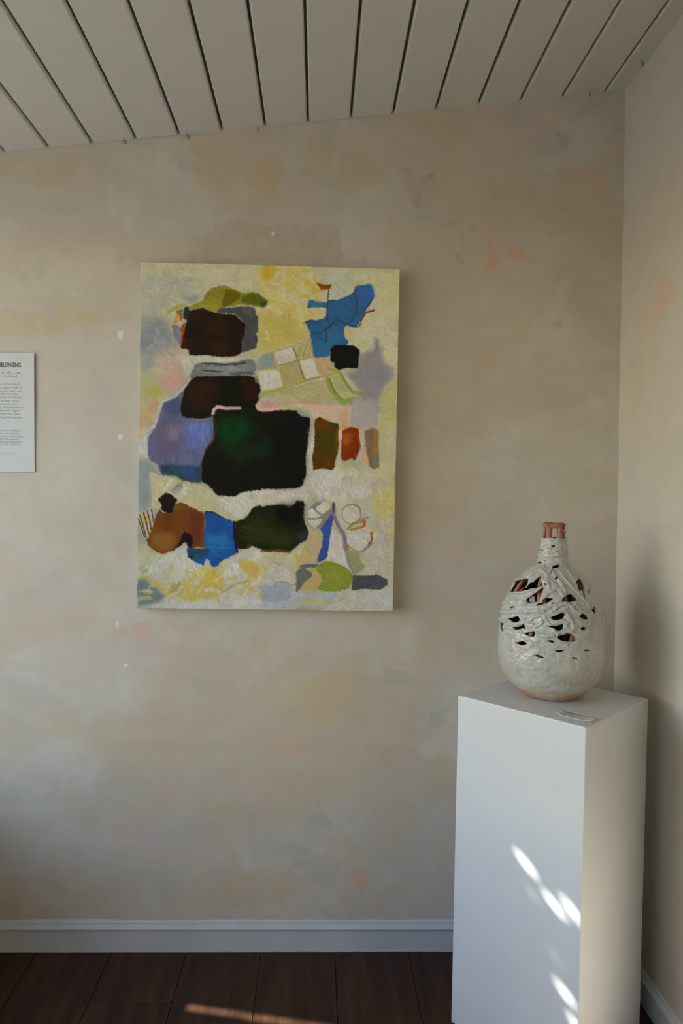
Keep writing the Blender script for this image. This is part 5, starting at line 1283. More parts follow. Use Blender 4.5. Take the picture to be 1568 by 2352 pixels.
for li, L in enumerate(PAINT_LAYERS):
    kind, co, rgb, blur, warp, alpha, var, bang, hh = L[:9]
    px, py = np.array(co[0::2], float), np.array(co[1::2], float)
    wd = L[9] if kind == 's' else 0
    pad = blur * 3 + warp * 1.6 + wd + 3
    c0, c1 = max(0, int((px.min() - pad) / STEP)), min(nxc, int((px.max() + pad) / STEP) + 2)
    r0, r1 = max(0, int((py.min() - pad) / STEP)), min(nyc, int((py.max() + pad) / STEP) + 2)
    if c1 - c0 < 2 or r1 - r0 < 2: continue
    sl = np.s_[r0:r1, c0:c1]
    uu = U[sl] + (w1[sl] * .7 + f1[sl] * .9) * warp; vv = V[sl] + (w2[sl] * .7 + f2[sl] * .9) * warp
    if kind == 'p':
        sp = smooth_poly(list(zip(px, py)))
        m = inside([a for a, b in sp], [b for a, b in sp], uu, vv).astype(float)
    else:
        d = dist_line(list(zip(px, py)), uu, vv)
        hw = wd / 2 * (0.8 + 0.5 * patch_n[sl])
        m = np.clip((hw - d) / 1.2 + 0.5, 0, 1)
    m = gblur(m, blur / STEP)
    if blur > 2.5 and bang == 30:      # blended, scumbled grounds
        br = .5 * fbm(U[sl] / 30 + w1[sl] * .9, V[sl] / 30 + w2[sl] * .9, 600 + li, 4, .5) + .5 * brush(U[sl] + w1[sl] * 8, V[sl] + w2[sl] * 8, (li * 47) % 180, 640 + li, 30, 5)
    else:
        br = brush(U[sl] + w1[sl] * 3, V[sl] + w2[sl] * 3, bang + (li * 37) % 50 - 25, 600 + li, 26, 2.4)
    if blur > 2.5:   # scumbled edges
        m = np.clip(m + (br - .5) * 1.1 * (m * (1 - m) * 4), 0, 1)
    colr = np.array(rgb) / 255.0
    shade = 1 + (br - .5) * 1.2 * var + (patch_n[sl] - .5) * var * 0.8
    cc = colr * shade[..., None]
    a = (m * alpha)[..., None]
    img[sl] = img[sl] * (1 - a) + cc * a
    hgt[sl] = hgt[sl] * (1 - m) + (hh + (br - .5) * 0.22) * m
lum = img.mean(-1)
# thick knife-work in the pale passages
knife = fbm(U / 26 + w1 * .8, V / 26 + w2 * .8, 777, 4, .6)
ridge = np.clip(1 - np.abs(knife - .5) * 16, 0, 1) * np.clip((lum - .50) * 5, 0, 1)
img *= (1 + (knife - .5) * .16 * np.clip((lum - .45) * 5, 0, 1))[..., None]
img = np.clip(img * np.array((0.93, 0.905, 0.875)), 0.02, 1)
vv_ = np.clip(V / CHm, 0, 1)[..., None]
Lmap = (np.array((0.385, 0.355, 0.290)) * (1 - vv_) + np.array((0.56, 0.545, 0.48)) * vv_) * (1.10 - 0.20 * U / CWm)[..., None] * np.array((1.06, 1.08, 1.16))
alb = np.clip(srgb(img) / Lmap, 0.004, 0.88)
relief = (hgt * 1.1 + ridge * 1.0 + (knife - .5) * 0.9 * np.clip((lum - .4) * 3, 0, 1) + f1 * .10) / 1000.0
DEPTH = 0.036
yf = -DEPTH - relief
front = np.stack([CX0 + U / 1000, Y_BACK - 0.003 + yf, CZ1 - V / 1000], -1)
ii = np.arange(nxc * nyc).reshape(nyc, nxc)
q_front = np.stack([ii[:-1, :-1], ii[1:, :-1], ii[1:, 1:], ii[:-1, 1:]], -1).reshape(-1, 4)
ring = np.concatenate([ii[0, :-1], ii[:-1, -1], ii[-1, :0:-1], ii[:0:-1, 0]])
fv = front.reshape(-1, 3)
back = fv[ring].copy(); back[:, 1] = Y_BACK - 0.003
nb = len(fv); nr = len(ring); kk = np.arange(nr); kn = (kk + 1) % nr
q_side = np.stack([ring[kk], ring[kn], nb + kn, nb + kk], -1)
allc = np.concatenate([alb.reshape(-1, 3), np.clip(alb.reshape(-1, 3)[ring] * 0.5 + 0.36, 0, .85)])
pm = big_mesh('abstract_painting', np.concatenate([fv, back]), np.concatenate([q_front, q_side]), allc)
painting = link('abstract_painting', pm, M['oil_paint'])
tag(painting, 'large unframed abstract painting with dark, blue and yellow shapes on the plaster wall', 'painting')

# ------------------------------------------------------------------ printed sheet on the wall
sheet = empty('wall_text_sheet', (-0.860, Y_BACK - 0.0035, 1.4694))
sheet.rotation_euler = (0, -0.0163, 0)
tag(sheet, 'white printed exhibition text sheet mounted on the wall at the left edge', 'sign')
SW, SH = 0.2775, 0.3590
so = link('paper', boxes_mesh('paper', [(-SW, 0, -0.0016, -0.0009, 0, SH)]), M['paper'], sheet)

def text_mesh(body, bold=0.0, shear=0.0):
    cu = bpy.data.curves.new('text_line', 'FONT')
    cu.body = body; cu.size = 1.0; cu.shear = shear; cu.offset = bold; cu.resolution_u = 3
    tmp = bpy.data.objects.new('tmp_text', cu); COL.objects.link(tmp)
    bpy.context.view_layer.update()
    me = bpy.data.meshes.new_from_object(tmp.evaluated_get(bpy.context.evaluated_depsgraph_get()))
    bpy.data.objects.remove(tmp); bpy.data.curves.remove(cu)
    return me

def text_line(body, right, base, left, cap, mat, parent, bold=0.0, shear=0.0, name='text_line', y=-0.00168):
    """right/left/base/cap in metres in the sheet's own plane; right edge anchored"""
    me = text_mesh(body, bold, shear)
    co = np.empty(len(me.vertices) * 3, dtype=np.float32); me.vertices.foreach_get('co', co); co = co.reshape(-1, 3)
    x0, x1 = co[:, 0].min(), co[:, 0].max()
    sx = (right - left) / (x1 - x0); sy = cap / 0.70
    out = np.stack([left + (co[:, 0] - x0) * sx, np.full(len(co), y), base + co[:, 1] * sy], -1)
    me.vertices.foreach_set('co', out.astype(np.float32).ravel()); me.update()
    me.name = name
    return link(name, me, mat, parent)

K = 0.001341 / 7.35          # metres for one traced unit
def tl(body, rx, by, cap, mat, lx=-4, **kw):
    return text_line(body, (rx - 601) * K, SH - (by - 150) * K, (lx - 601) * K, cap * K, mat, sheet, **kw)
tl('F BELONGING', 384, 384, 70, M['ink'], -16, bold=0.035)
tl('il, acrylic, clay,', 380, 492, 43, M['ink_grey'], 4)
tl('Orcas Island', 322, 555, 43, M['ink_grey'], 0)
for body, rx, by in (('orld of Orcas Island,', 365, 685), ('ings together works by', 400, 740), ('etite lobby gallery, and', 397, 795), ('s of New Leaf: Avi', 328, 848),
                     ('Franklin, and Martha', 388, 902), ('lic paintings, wood-', 357, 957), ('oprint, each artist', 315, 1010), ('ape, and atmosphere in', 418, 1064),
                     ('r, the works suggest a', 385, 1119), ('t endures here: water,', 378, 1174), ('feeling of belonging to', 410, 1230)):
    tl(body, rx, by, 34, M['ink_grey'], 4 if body[0] == 'F' else -4)
for body, rx, by in (("ports HALO's mission to", 370, 1447), ('ts, resources, mentorship,', 370, 1494), ('work, please see the manager.', 425, 1540),
                     ('sed for direct payment.', 348, 1587), ('inting will be released. For', 395, 1634), ('Ayn at 360. 622.8678.', 350, 1680)):
    tl(body, rx, by, 27, M['ink_grey'], shear=0.25)
tl('HALO Art Fund', 243, 1816, 15, M['ink_grey'], 84)
def bar(x0, x1, y0, y1, mat):
    b = ((x0 - 601) * K, (x1 - 601) * K, -0.00170, -0.00162, SH - (y1 - 150) * K, SH - (y0 - 150) * K)
    return b
link('caption_box', boxes_mesh('caption_box', [bar(38, 292, 1774, 1776, 0), bar(38, 292, 2033, 2035, 0), bar(38, 40, 1776, 2033, 0), bar(290, 292, 1776, 2033, 0)]),
     noise_mat('faint_line', (0.62, 0.63, 0.61), (0.66, 0.67, 0.65), 20, 0.7), sheet)

# ------------------------------------------------------------------ pedestal
PZ = 0.886
A, B, C = Vector((0.387, 1.890)), Vector((0.637, 1.625)), Vector((0.886, 1.873))
pa, pb = (B - A).normalized(), None
side = 0.360
rot = math.atan2(pa.y, pa.x)
ped = empty('display_pedestal', (*((A + C) / 2), 0.0), rot)
tag(ped, 'tall white painted square pedestal standing cornerwise under the ceramic vase', 'pedestal')
h = side / 2; pt = 0.009
# local x runs along the window-facing face (A to B), local -y faces the window side
def panel(name, b, bev=0.0026):
    """a board whose edges are rounded only where they are outer corners of the pedestal"""
    me = boxes_mesh(name, [b])
    at_ = me.attributes.new('bevel_weight_edge', 'FLOAT', 'EDGE')
    for e in me.edges:
        v0, v1 = me.vertices[e.vertices[0]].co, me.vertices[e.vertices[1]].co
        n_out = sum(1 for ax, lim in ((0, h), (1, h)) if abs(abs(v0[ax]) - lim) < 1e-5 and abs(v0[ax] - v1[ax]) < 1e-5)
        n_out += int(abs(v0.z - PZ) < 1e-5 and abs(v1.z - PZ) < 1e-5)
        at_.data[e.index].value = 1.0 if n_out >= 2 else 0.0
    o = link(name, me, M['white_paint'], ped)
    m_ = o.modifiers.new('bevel', 'BEVEL'); m_.width = bev; m_.segments = 3; m_.limit_method = 'WEIGHT'
    return o
sg = 0.00012
panel('side_panel', (-h + pt + sg, h - pt - sg, -h, -h + pt, 0.004, PZ))
panel('side_panel', (h - pt, h, -h, h, 0.004, PZ))
panel('side_panel', (-h, -h + pt, -h, h, 0.004, PZ))
panel('side_panel', (-h + pt + sg, h - pt - sg, h - pt, h, 0.004, PZ))
panel('top_panel', (-h + pt + sg, h - pt, -h + pt, h - pt - sg, PZ - 0.012, PZ - 0.00005))
bevel(link('plinth', boxes_mesh('plinth', [(-h + .004, h - .004, -h + .004, h - .004, 0.0, 0.005)]), M['white_paint'], ped), 0.001)

# small caption card near the front corner of the pedestal top
ca, cb, cc_, cd = [Vector(v) for v in CARD]
ux = (cb - ca); uy = (ca - cd)
card = empty('caption_card', (ca.x, ca.y, PZ + 0.0004))
tag(card, 'small white caption card lying on the pedestal in front of the vase', 'card')
cl, cw = ux.length, uy.length
ex, ey = ux.normalized(), uy.normalized()
cv_, cf = [], []
for i in range(13):
    for j in range(5):
        s, t = i / 12, j / 4
        lift = 0.0045 * max(0, s - .55) ** 2 / .2 + 0.003 * max(0, .18 - s) ** 2 / .03
        q = ex * (s * cl) - ey * (t * cw)
        cv_.append((q.x, q.y, 0.0005 + lift))
for i in range(12):
    for j in range(4):
        cf.append((i * 5 + j, i * 5 + j + 1, (i + 1) * 5 + j + 1, (i + 1) * 5 + j))
co_ = link('card_stock', mesh_of('card_stock', cv_, cf, True), M['paper'], card)
sd = co_.modifiers.new('thick', 'SOLIDIFY'); sd.thickness = 0.0005; sd.offset = 0
lines = [(0.06, 0.40, 0.17, 0.075), (0.06, 0.38, 0.28, 0.03), (0.06, 0.82, 0.43, 0.05), (0.06, 0.16, 0.53, 0.04), (0.06, 0.60, 0.68, 0.045), (0.06, 0.90, 0.80, 0.04), (0.06, 0.90, 0.90, 0.04)]
lr = random.Random(2)
for n_, (s0, s1, t, th) in enumerate(lines):
    V_, F_ = [], []
    s = s0
    while s < s1:
        e = min(s + lr.uniform(0.02, 0.07), s1)
        for ss in (s, e):
            for tt in (t - th / 2, t + th / 2):
                lift = 0.0045 * max(0, ss - .55) ** 2 / .2 + 0.003 * max(0, .18 - ss) ** 2 / .03
                q = ex * (ss * cl) - ey * (tt * cw)
                V_.append((q.x, q.y, 0.0009 + lift))
        k = len(V_) - 4
        F_.append((k, k + 1, k + 3, k + 2))
        s = e + 0.008
    link('print_line', mesh_of('print_line', V_, F_), M['ink'] if n_ == 0 else M['ink_grey'], card)

# ------------------------------------------------------------------ ceramic vase
VX, VY = 0.634, 1.900
vase = empty('ceramic_vase', (VX, VY, PZ + 0.0005))
tag(vase, 'narrow-necked terracotta vase wrapped in torn openwork of off-white glazed clay', 'vase')
pz = np.array([a for a, b in VASE_PROFILE]); pr = np.array([b for a, b in VASE_PROFILE])
def vrad(z):
    z = np.asarray(z, float)
    r = 0
    for dz in (-.006, -.003, 0, .003, .006):
        r = r + np.interp(np.clip(z + dz, 0, 1), pz, pr)
    r = r / 5
    return np.where(z < 0.008, np.interp(z, pz, pr), r)
ZTOP = 0.4330
th_f = np.linspace(-122, 84, 410, endpoint=False); th_b = np.linspace(84, 238, 120, endpoint=False)
TH = np.concatenate([th_f, th_b]); nt_ = len(TH)
ZZ = np.concatenate([np.linspace(0, 0.10, 60, endpoint=False), np.linspace(0.10, ZTOP, 300)]); nz_ = len(ZZ)
THg, ZG = np.meshgrid(TH, ZZ)
Rg = vrad(ZG)
TA = (THg + 19) * (Rg / 0.14)       # angle scaled to arc length, so that the clay texture keeps its size on the neck
# strand relief and holes in unrolled millimetres
hole = np.zeros(THg.shape); rel = np.zeros(THg.shape)
vr = random.Random(12)
def arc(th, z): return np.radians(th) * vrad(z / 1000.0) * 1000
def paint_hole(co, warp=1.2):
    t, z = np.array(co[0::2]), np.array(co[1::2])
    z0 = z.mean(); R0 = float(vrad(z0 / 1000.)) * 1000
    tw = THg + np.degrees((fbm(THg / 6, ZG * 140, 81, 2) - .5) * 2 * warp / R0)
    zw = ZG * 1000 + (fbm(THg / 6 + 9, ZG * 140, 82, 2) - .5) * 2 * warp
    m = inside(t, z, tw, zw)
    hole[m] = 1
for co in VASE_HOLES: paint_hole(co)
for k in range(34):     # the side turned away from the viewer is torn open in the same way
    t0, z0 = vr.uniform(86, 234), vr.uniform(130, 345)
    R0 = float(vrad(z0 / 1000.)) * 1000
    w_, h_ = vr.uniform(8, 24), vr.uniform(3, 9) * (2.2 if z0 > 225 else 1)
    a_ = vr.uniform(-.5, .5)
    co = []
    for i in range(8):
        aa = i * math.pi / 4
        x, y = w_ * math.cos(aa) * vr.uniform(.7, 1.1), h_ * math.sin(aa) * vr.uniform(.7, 1.1)
        co += [t0 + math.degrees((x * math.cos(a_) - y * math.sin(a_)) / R0), z0 + x * math.sin(a_) + y * math.cos(a_)]
    paint_hole(co)
strands = [list(s) for s in VASE_STRANDS]
for k in range(70):     # and carries strands of its own
    t0, z0 = (vr.uniform(86, 234), vr.uniform(120, 420)) if k < 46 else (vr.uniform(-115, 80), vr.uniform(140, 330))
    R0 = float(vrad(z0 / 1000.)) * 1000
    a_ = vr.uniform(-.9, .9); ln = vr.uniform(15, 45)
    s = [vr.uniform(1.6, 4.5) if k < 46 else vr.uniform(1.0, 2.0)]
    for q in (-1, 0, 1):
        s += [t0 + math.degrees(ln * q * math.cos(a_) / R0), z0 + ln * q * math.sin(a_) + (6 if q == 0 else 0)]
    strands.append(s)
wob = (fbm(TA / 5, ZG * 120, 91, 3) - .5) * 9
wid_ = fbm(TA / 9, ZG * 70, 93, 3)
for s in strands:
    w_ = s[0]; t, z = np.array(s[1::2]), np.array(s[2::2])
    zc = z.mean(); R0 = float(vrad(zc / 1000.)) * 1000
    rr_ = np.where((ZZ * 1000 > z.min() - 3 * w_ - 6) & (ZZ * 1000 < z.max() + 3 * w_ + 6))[0]
    if len(rr_) < 2: continue
    sl = np.s_[rr_[0]:rr_[-1] + 1, :]
    d = dist_line(list(zip(np.radians(t) * R0, z)), np.radians(THg[sl]) * R0 + wob[sl] * .4, ZG[sl] * 1000 + wob[sl] * .6)
    bumpv = np.clip(1 - (d / (w_ * 1.15)) ** 2, 0, 1) ** .4 * min(w_, 5.5) * (.55 + .8 * wid_[sl])
    edge_ = np.clip(1 - np.abs(d - w_ * 1.2) / 1.6, 0, 1)
    rel[sl] = np.where(d < w_ * 1.15, np.maximum(rel[sl] * .55, bumpv) + .25 * rel[sl], rel[sl] - edge_ * 1.5)
    hole[sl] = np.where((d < w_ * .35) & (THg[sl] > 88), 0, hole[sl])
lump = (fbm(TA / 5, ZG * 95, 95, 4) - .5)
zone = np.clip((ZG - 0.11) / 0.06, 0, 1)
glz_edge = 0.043 + 0.010 * (fbm(THg / 25, ZG * 0 + 3, 97, 3) - .5) * 2
glazed = np.clip((ZG - glz_edge) / 0.0025, 0, 1)
rel = rel * (0.25 + .75 * zone) * np.where(ZG > .36, .55, 1) + lump * np.where(ZG > .36, .7, 1) * (3.0 + 2.0 * zone) * glazed + glazed * 1.2 + (fbm(TA / 1.6, ZG * 260, 96, 2) - .5) * 1.5 * glazed * (.4 + .6 * zone)
hm = gblur(hole, 1.0)
rel = rel - 1.2 * np.clip(gblur(hole, 2.6) * 2, 0, 1) * zone
# ragged upper edge of the glaze on the neck
top_edge = ZTOP - 0.004 - 0.008 * fbm(THg / 14, ZG * 0 + 1, 99, 3)
hm = np.maximum(hm, np.clip((ZG - top_edge) / 0.003 + .5, 0, 1) * (ZG > 0.405))
idx = np.arange(nz_ * nt_).reshape(nz_, nt_)
nxt = np.roll(idx, -1, axis=1)
quads = np.stack([idx[:-1], nxt[:-1], nxt[1:], idx[1:]], -1).reshape(-1, 4)
quads = quads[hm.ravel()[quads].mean(1) < 0.5]
def rim_edges(q):
    e = np.stack([q, np.roll(q, -1, 1)], -1).reshape(-1, 2)
    key = np.sort(e, 1); key = key[:, 0].astype(np.int64) * (nz_ * nt_ + 1) + key[:, 1]
    _, inv, cnt = np.unique(key, return_inverse=True, return_counts=True)
    return e[cnt[inv] == 1]
rims = rim_edges(quads)
# relax the torn edges so that they run smoothly
ci = np.tile(np.arange(nt_, dtype=float), (nz_, 1)).ravel(); ri = np.repeat(np.arange(nz_, dtype=float), nt_)
lock = (ri == 0)
for _ in range(7):
    sc_ = np.zeros(nz_ * nt_); sr_ = np.zeros(nz_ * nt_); cn_ = np.zeros(nz_ * nt_)
    dc = ci[rims[:, 1]] - ci[rims[:, 0]]
    dc = (dc + nt_ / 2) % nt_ - nt_ / 2
    np.add.at(sc_, rims[:, 0], dc); np.add.at(sc_, rims[:, 1], -dc)
    dr = ri[rims[:, 1]] - ri[rims[:, 0]]
    np.add.at(sr_, rims[:, 0], dr); np.add.at(sr_, rims[:, 1], -dr)
    np.add.at(cn_, rims.ravel(), 1)
    mv = (cn_ == 2) & ~lock
    ci[mv] += .5 * sc_[mv] / cn_[mv]; ri[mv] += .5 * sr_[mv] / cn_[mv]
ext = np.concatenate([[TH[-1] - 360], TH, [TH[0] + 360]])
TH2 = np.interp(ci + 1, np.arange(nt_ + 2), ext); Z2 = np.interp(ri, np.arange(nz_), ZZ)
relv = gblur(rel, .8).ravel()
R2 = vrad(Z2) + (relv - 3.4 * np.clip((Z2 - .03) / .04, 0, 1)) / 1000.0
tr = np.radians(TH2)
P_out = np.stack([R2 * np.sin(tr), -R2 * np.cos(tr), Z2], -1)
Ri = np.maximum(vrad(Z2) - 0.0085, 0.004)
P_in = np.stack([Ri * np.sin(tr), -Ri * np.cos(tr), np.maximum(Z2, .004)], -1)
P3 = np.concatenate([P_out, P_in]); NV = nz_ * nt_
q_rim = np.stack([rims[:, 1], rims[:, 0], rims[:, 0] + NV, rims[:, 1] + NV], -1)
n_outer = len(quads) + len(q_rim)
quads_all = np.concatenate([quads, q_rim, quads[:, ::-1] + NV])
# colours: glaze, thin tan glaze, bare clay
gl = np.array((0.50, 0.505, 0.47)); tanv = np.array((0.44, 0.40, 0.33)); clay = np.array((0.50, 0.235, 0.13)); pale = np.array((0.48, 0.44, 0.34))
colv = np.empty(THg.shape + (3,)); colv[:] = gl
thin = np.clip((fbm(THg / 20, ZG * 26, 103, 4) - .47) * 5, 0, 1) * np.clip((0.25 - ZG) / .1, 0.15, 1)
side_t = np.clip((THg + 22) / 36, 0, 1) * np.clip((58 - THg) / 20, 0, 1) * np.clip((.115 - ZG) / .03, 0, 1) * np.clip((ZG - .05) / .02, 0, 1)
thin = np.clip(thin * .75 + side_t * .8 * np.clip((fbm(THg / 9, ZG * 60, 107, 3) - .35) * 4, 0, 1), 0, .9)
colv = colv * (1 - thin[..., None]) + tanv * thin[..., None]
pit = np.clip(-lump * 7 - .5, 0, 1)
colv = colv * (1 - .55 * pit[..., None]) + tanv * (.55 * pit[..., None])
foot = (1 - glazed)[..., None]
rim_n = np.clip((0.030 - ZG + .022 * (fbm(THg / 30, ZG * 20, 105, 3) - .5) * 2) / .010, 0, 1) * (0.35 + .65 * np.clip(np.abs(THg + 14) / 55, 0, 1))
footc = pale * (1 - rim_n[..., None]) + clay * rim_n[..., None]
colv = colv * (1 - foot) + footc * foot
cv2 = colv.reshape(-1, 3)
vm = big_mesh('glazed_body', P3, quads_all, np.concatenate([cv2, cv2]))
vm.materials.append(M['glaze']); vm.materials.append(M['shaded_clay'])
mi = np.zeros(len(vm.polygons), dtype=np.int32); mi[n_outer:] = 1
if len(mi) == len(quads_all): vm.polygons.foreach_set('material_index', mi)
vb = link('glazed_body', vm, None, vase)
vb['label'] = 'off-white glazed openwork clay skin'
# closed bottom
nb_ = 40
bm_v = [(0, 0, 0.0)] + [(0.060 * math.cos(2 * math.pi * i / nb_), 0.060 * math.sin(2 * math.pi * i / nb_), 0.0) for i in range(nb_)] + \
       [(0.060 * math.cos(2 * math.pi * i / nb_), 0.060 * math.sin(2 * math.pi * i / nb_), 0.006) for i in range(nb_)] + [(0, 0, 0.006)]
bm_f = [(0, 1 + (i + 1) % nb_, 1 + i) for i in range(nb_)] + [(1 + i, 1 + (i + 1) % nb_, 1 + nb_ + (i + 1) % nb_, 1 + nb_ + i) for i in range(nb_)] + \
       [(1 + nb_ + i, 1 + nb_ + (i + 1) % nb_, 1 + 2 * nb_) for i in range(nb_)]
link('base', mesh_of('base', bm_v, bm_f), M['terracotta'], vase)
# inner terracotta rods
for k, t in enumerate((-96, -39, -29, 3, 62, 98, 140, 180, 216, 244)):
    pts, rads = [], []
    for i in range(17):
        z = 0.085 + (0.352 - 0.085) * i / 16
        R_ = float(vrad(z)) - 0.0175
        a = math.radians(t + 4 * math.sin(i * .7 + k))
        pts.append((R_ * math.sin(a), -R_ * math.cos(a), z)); rads.append(0.0062 + .0008 * math.sin(i * 1.3 + k))
    link('inner_rod', tube_mesh('inner_rod', pts, rads, 10), M['terracotta'], vase)
# lip and the posts that carry it
def lathe(name, prof, seg=56):
    V_ = []; F_ = []; n = len(prof)
    for i in range(seg):
        a = 2 * math.pi * i / seg
        wv = 1 + .02 * math.sin(3 * a + 1)
        for r, z in prof:
            V_.append((r * wv * math.sin(a), -r * wv * math.cos(a), z + .0012 * math.sin(2 * a)))
    for i in range(seg):
        for j in range(n):
            F_.append((i * n + j, ((i + 1) % seg) * n + j, ((i + 1) % seg) * n + (j + 1) % n, i * n + (j + 1) % n))
    return mesh_of(name, V_, F_, True)
lipc = [(0.0225 + .0068 * math.cos(a), 0.4580 + .0072 * math.sin(a)) for a in np.linspace(0, 2 * math.pi, 14, endpoint=False)]
o = link('lip', lathe('lip', lipc), M['terracotta'], vase); o['label'] = 'bare terracotta lip ring'
for t in (-50, 22, 78, 130, 190, 250):
    a = math.radians(t); Rn = 0.0225
    rp = 0.0078 if abs(t) < 60 else 0.0050
    pts = [((Rn + .0015 * math.sin(i)) * math.sin(a), -(Rn + .0015 * math.sin(i)) * math.cos(a), 0.405 + i * .0135) for i in range(5)]
    link('lip_post', tube_mesh('lip_post', pts, [rp * 1.05, rp, rp * .95, rp, rp * 1.2], 12), M['terracotta'], vase)
# lump of glaze clinging to the lip
blob_v, blob_f = [], []
nb1, nb2 = 18, 12
for j in range(nb2 + 1):
    for i in range(nb1):
        ph, la = 2 * math.pi * i / nb1, math.pi * j / nb2 - math.pi / 2
        rr_ = 1 + .25 * math.sin(3 * ph + 2 * la) + .15 * math.sin(5 * la + ph)
        blob_v.append((0.0055 * rr_ * math.cos(la) * math.cos(ph), 0.0060 * rr_ * math.cos(la) * math.sin(ph), 0.0105 * rr_ * math.sin(la)))
for j in range(nb2):
    for i in range(nb1):
        blob_f.append((j * nb1 + i, j * nb1 + (i + 1) % nb1, (j + 1) * nb1 + (i + 1) % nb1, (j + 1) * nb1 + i))
bmesh_ = mesh_of('glaze_lump', blob_v, blob_f, True)
at = bmesh_.color_attributes.new('paint', 'FLOAT_COLOR', 'POINT')
at.data.foreach_set('color', np.tile(np.array((*gl, 1.0), dtype=np.float32), len(bmesh_.vertices)))
o = link('glaze_lump', bmesh_, M['glaze'], vase)
o.location = (0.030 * math.sin(math.radians(52)), -0.030 * math.cos(math.radians(52)), 0.450)

# ------------------------------------------------------------------ little screw eyes along the ceiling
def screw_eye(x, y, z_ring, turn, label, r=0.0048):
    e = empty('screw_eye', (x, y, z_ring), turn)
    tag(e, label, 'hook', 'screw eyes along the ceiling edge')
    pts = [(r * math.sin(a), 0, -r * math.cos(a)) for a in np.linspace(-2.9 + math.pi, 2.9 + math.pi, 22)]
    link('ring', tube_mesh('ring', pts, 0.0010, 8), M['galvanised'], e)
    top = ceil_z(x) + 0.002 - z_ring
    link('shank', tube_mesh('shank', [(0, 0, r * .9), (0, 0.0006, r + (top - r) * .5), (0, 0, top)], 0.0011, 8), M['galvanised'], e)
screw_eye(-0.6005, 2.1863, 2.4648, 0.15, 'tiny screw eye under the ceiling above the left end of the painting')
screw_eye(-0.4139, 2.1910, 2.4879, 0.25, 'tiny screw eye under the ceiling above the olive patch of the painting')
screw_eye(-0.2033, 2.1898, 2.5182, 1.45, 'tiny screw eye seen edge on under the ceiling above the painting')
screw_eye(0.8050, 2.1787, 2.6514, 0.95, 'tiny screw eye under the ceiling near the room corner')
screw_eye(0.9021, 2.0386, 2.6648, 0.35, 'tiny screw eye under the ceiling at the top of the right wall')


# unseen low seat, added to keep window light off the lower left wall
SEAT_X, SEAT_Z = -1.10, 0.48
seat = empty('window_seat', ((X_LEFT + SEAT_X) / 2, 1.20, 0.0))
tag(seat, 'unseen low dark seat added along the left wall to shade the lower wall', 'bench')
sw2, sl2 = (SEAT_X - X_LEFT) / 2 - 0.002, 0.97
bevel(link('seat_board', boxes_mesh('seat_board', [(-sw2, sw2, -sl2, sl2, SEAT_Z - 0.03, SEAT_Z)]), M['bench_wood'], seat), 0.004)
link('body', boxes_mesh('body', [(-sw2, sw2 - 0.03, -sl2 + .01, sl2 - .01, 0.06, SEAT_Z - 0.03)]), M['bench_wood'], seat)
link('toe_kick', boxes_mesh('toe_kick', [(-sw2, sw2 - 0.08, -sl2 + .03, sl2 - .03, 0.0, 0.06)]), M['bench_wood'], seat)
for k in range(3):
    o = link('door', boxes_mesh('door', [(0, 0.016, -0.31, 0.31, 0.08, SEAT_Z - 0.05)]), M['bench_wood'], seat)
    o.location = (sw2 - 0.03, -0.64 + 0.64 * k, 0); bevel(o, 0.003)

# ------------------------------------------------------------------ outdoors: what the daylight passes on its way in
ground = link('ground', boxes_mesh('ground', [(-30, X_LEFT - T - 0.01, -20, 24, -0.35, -0.25)]), M['soil'])
tag(ground, 'pale gravel ground outside the window', kind='structure')
e1 = SUN_DIR.cross(Vector((0, 0, 1))).normalized(); e2 = e1.cross(SUN_DIR)
def ab(p): p = Vector(p); return p.dot(e1), p.dot(e2)
def on_face(u, z):   # a point on the pedestal face that looks towards the window
    q = A + pa * u; return (q.x, q.y, z)
GAPS = [  # openings in the leaves: the point that the light falls on, half length, half width
    (on_face(0.216, 0.509), .0165, .0046), (on_face(0.246, 0.438), .0120, .0014), (on_face(0.292, 0.440), .0150, .0036),
    (on_face(0.338, 0.444), .0150, .0034), (on_face(0.300, 0.314), .0110, .0012), (on_face(0.326, 0.241), .0170, .0038), (on_face(0.356, 0.180), .0130, .0030),
    ((-0.473, 1.984, 0), .004, .004), *[((-0.345 + .026 * k, 1.953 - .0052 * k - .00002 * k * k, 0), .012, .0035 + .0004 * k) for k in range(16)]]
nrm = Vector((pa.y, -pa.x, 0))
lax = np.array((nrm.dot(e1), nrm.dot(e2))); lax /= np.linalg.norm(lax)
SE1, SE2, SD = np.array(e1), np.array(e2), np.array(SUN_DIR)
SHRUB_AT = np.array((-2.20, 2.30, -0.25))
shrub = empty('garden_shrub', tuple(SHRUB_AT))
tag(shrub, 'leafy shrub outside the window that dapples the sunlight', 'shrub')
lrng = np.random.RandomState(5)
leaf_tmpl = np.array([(-1, 0), (-.45, .42), (.35, .40), (1, 0), (.35, -.40), (-.45, -.42)])
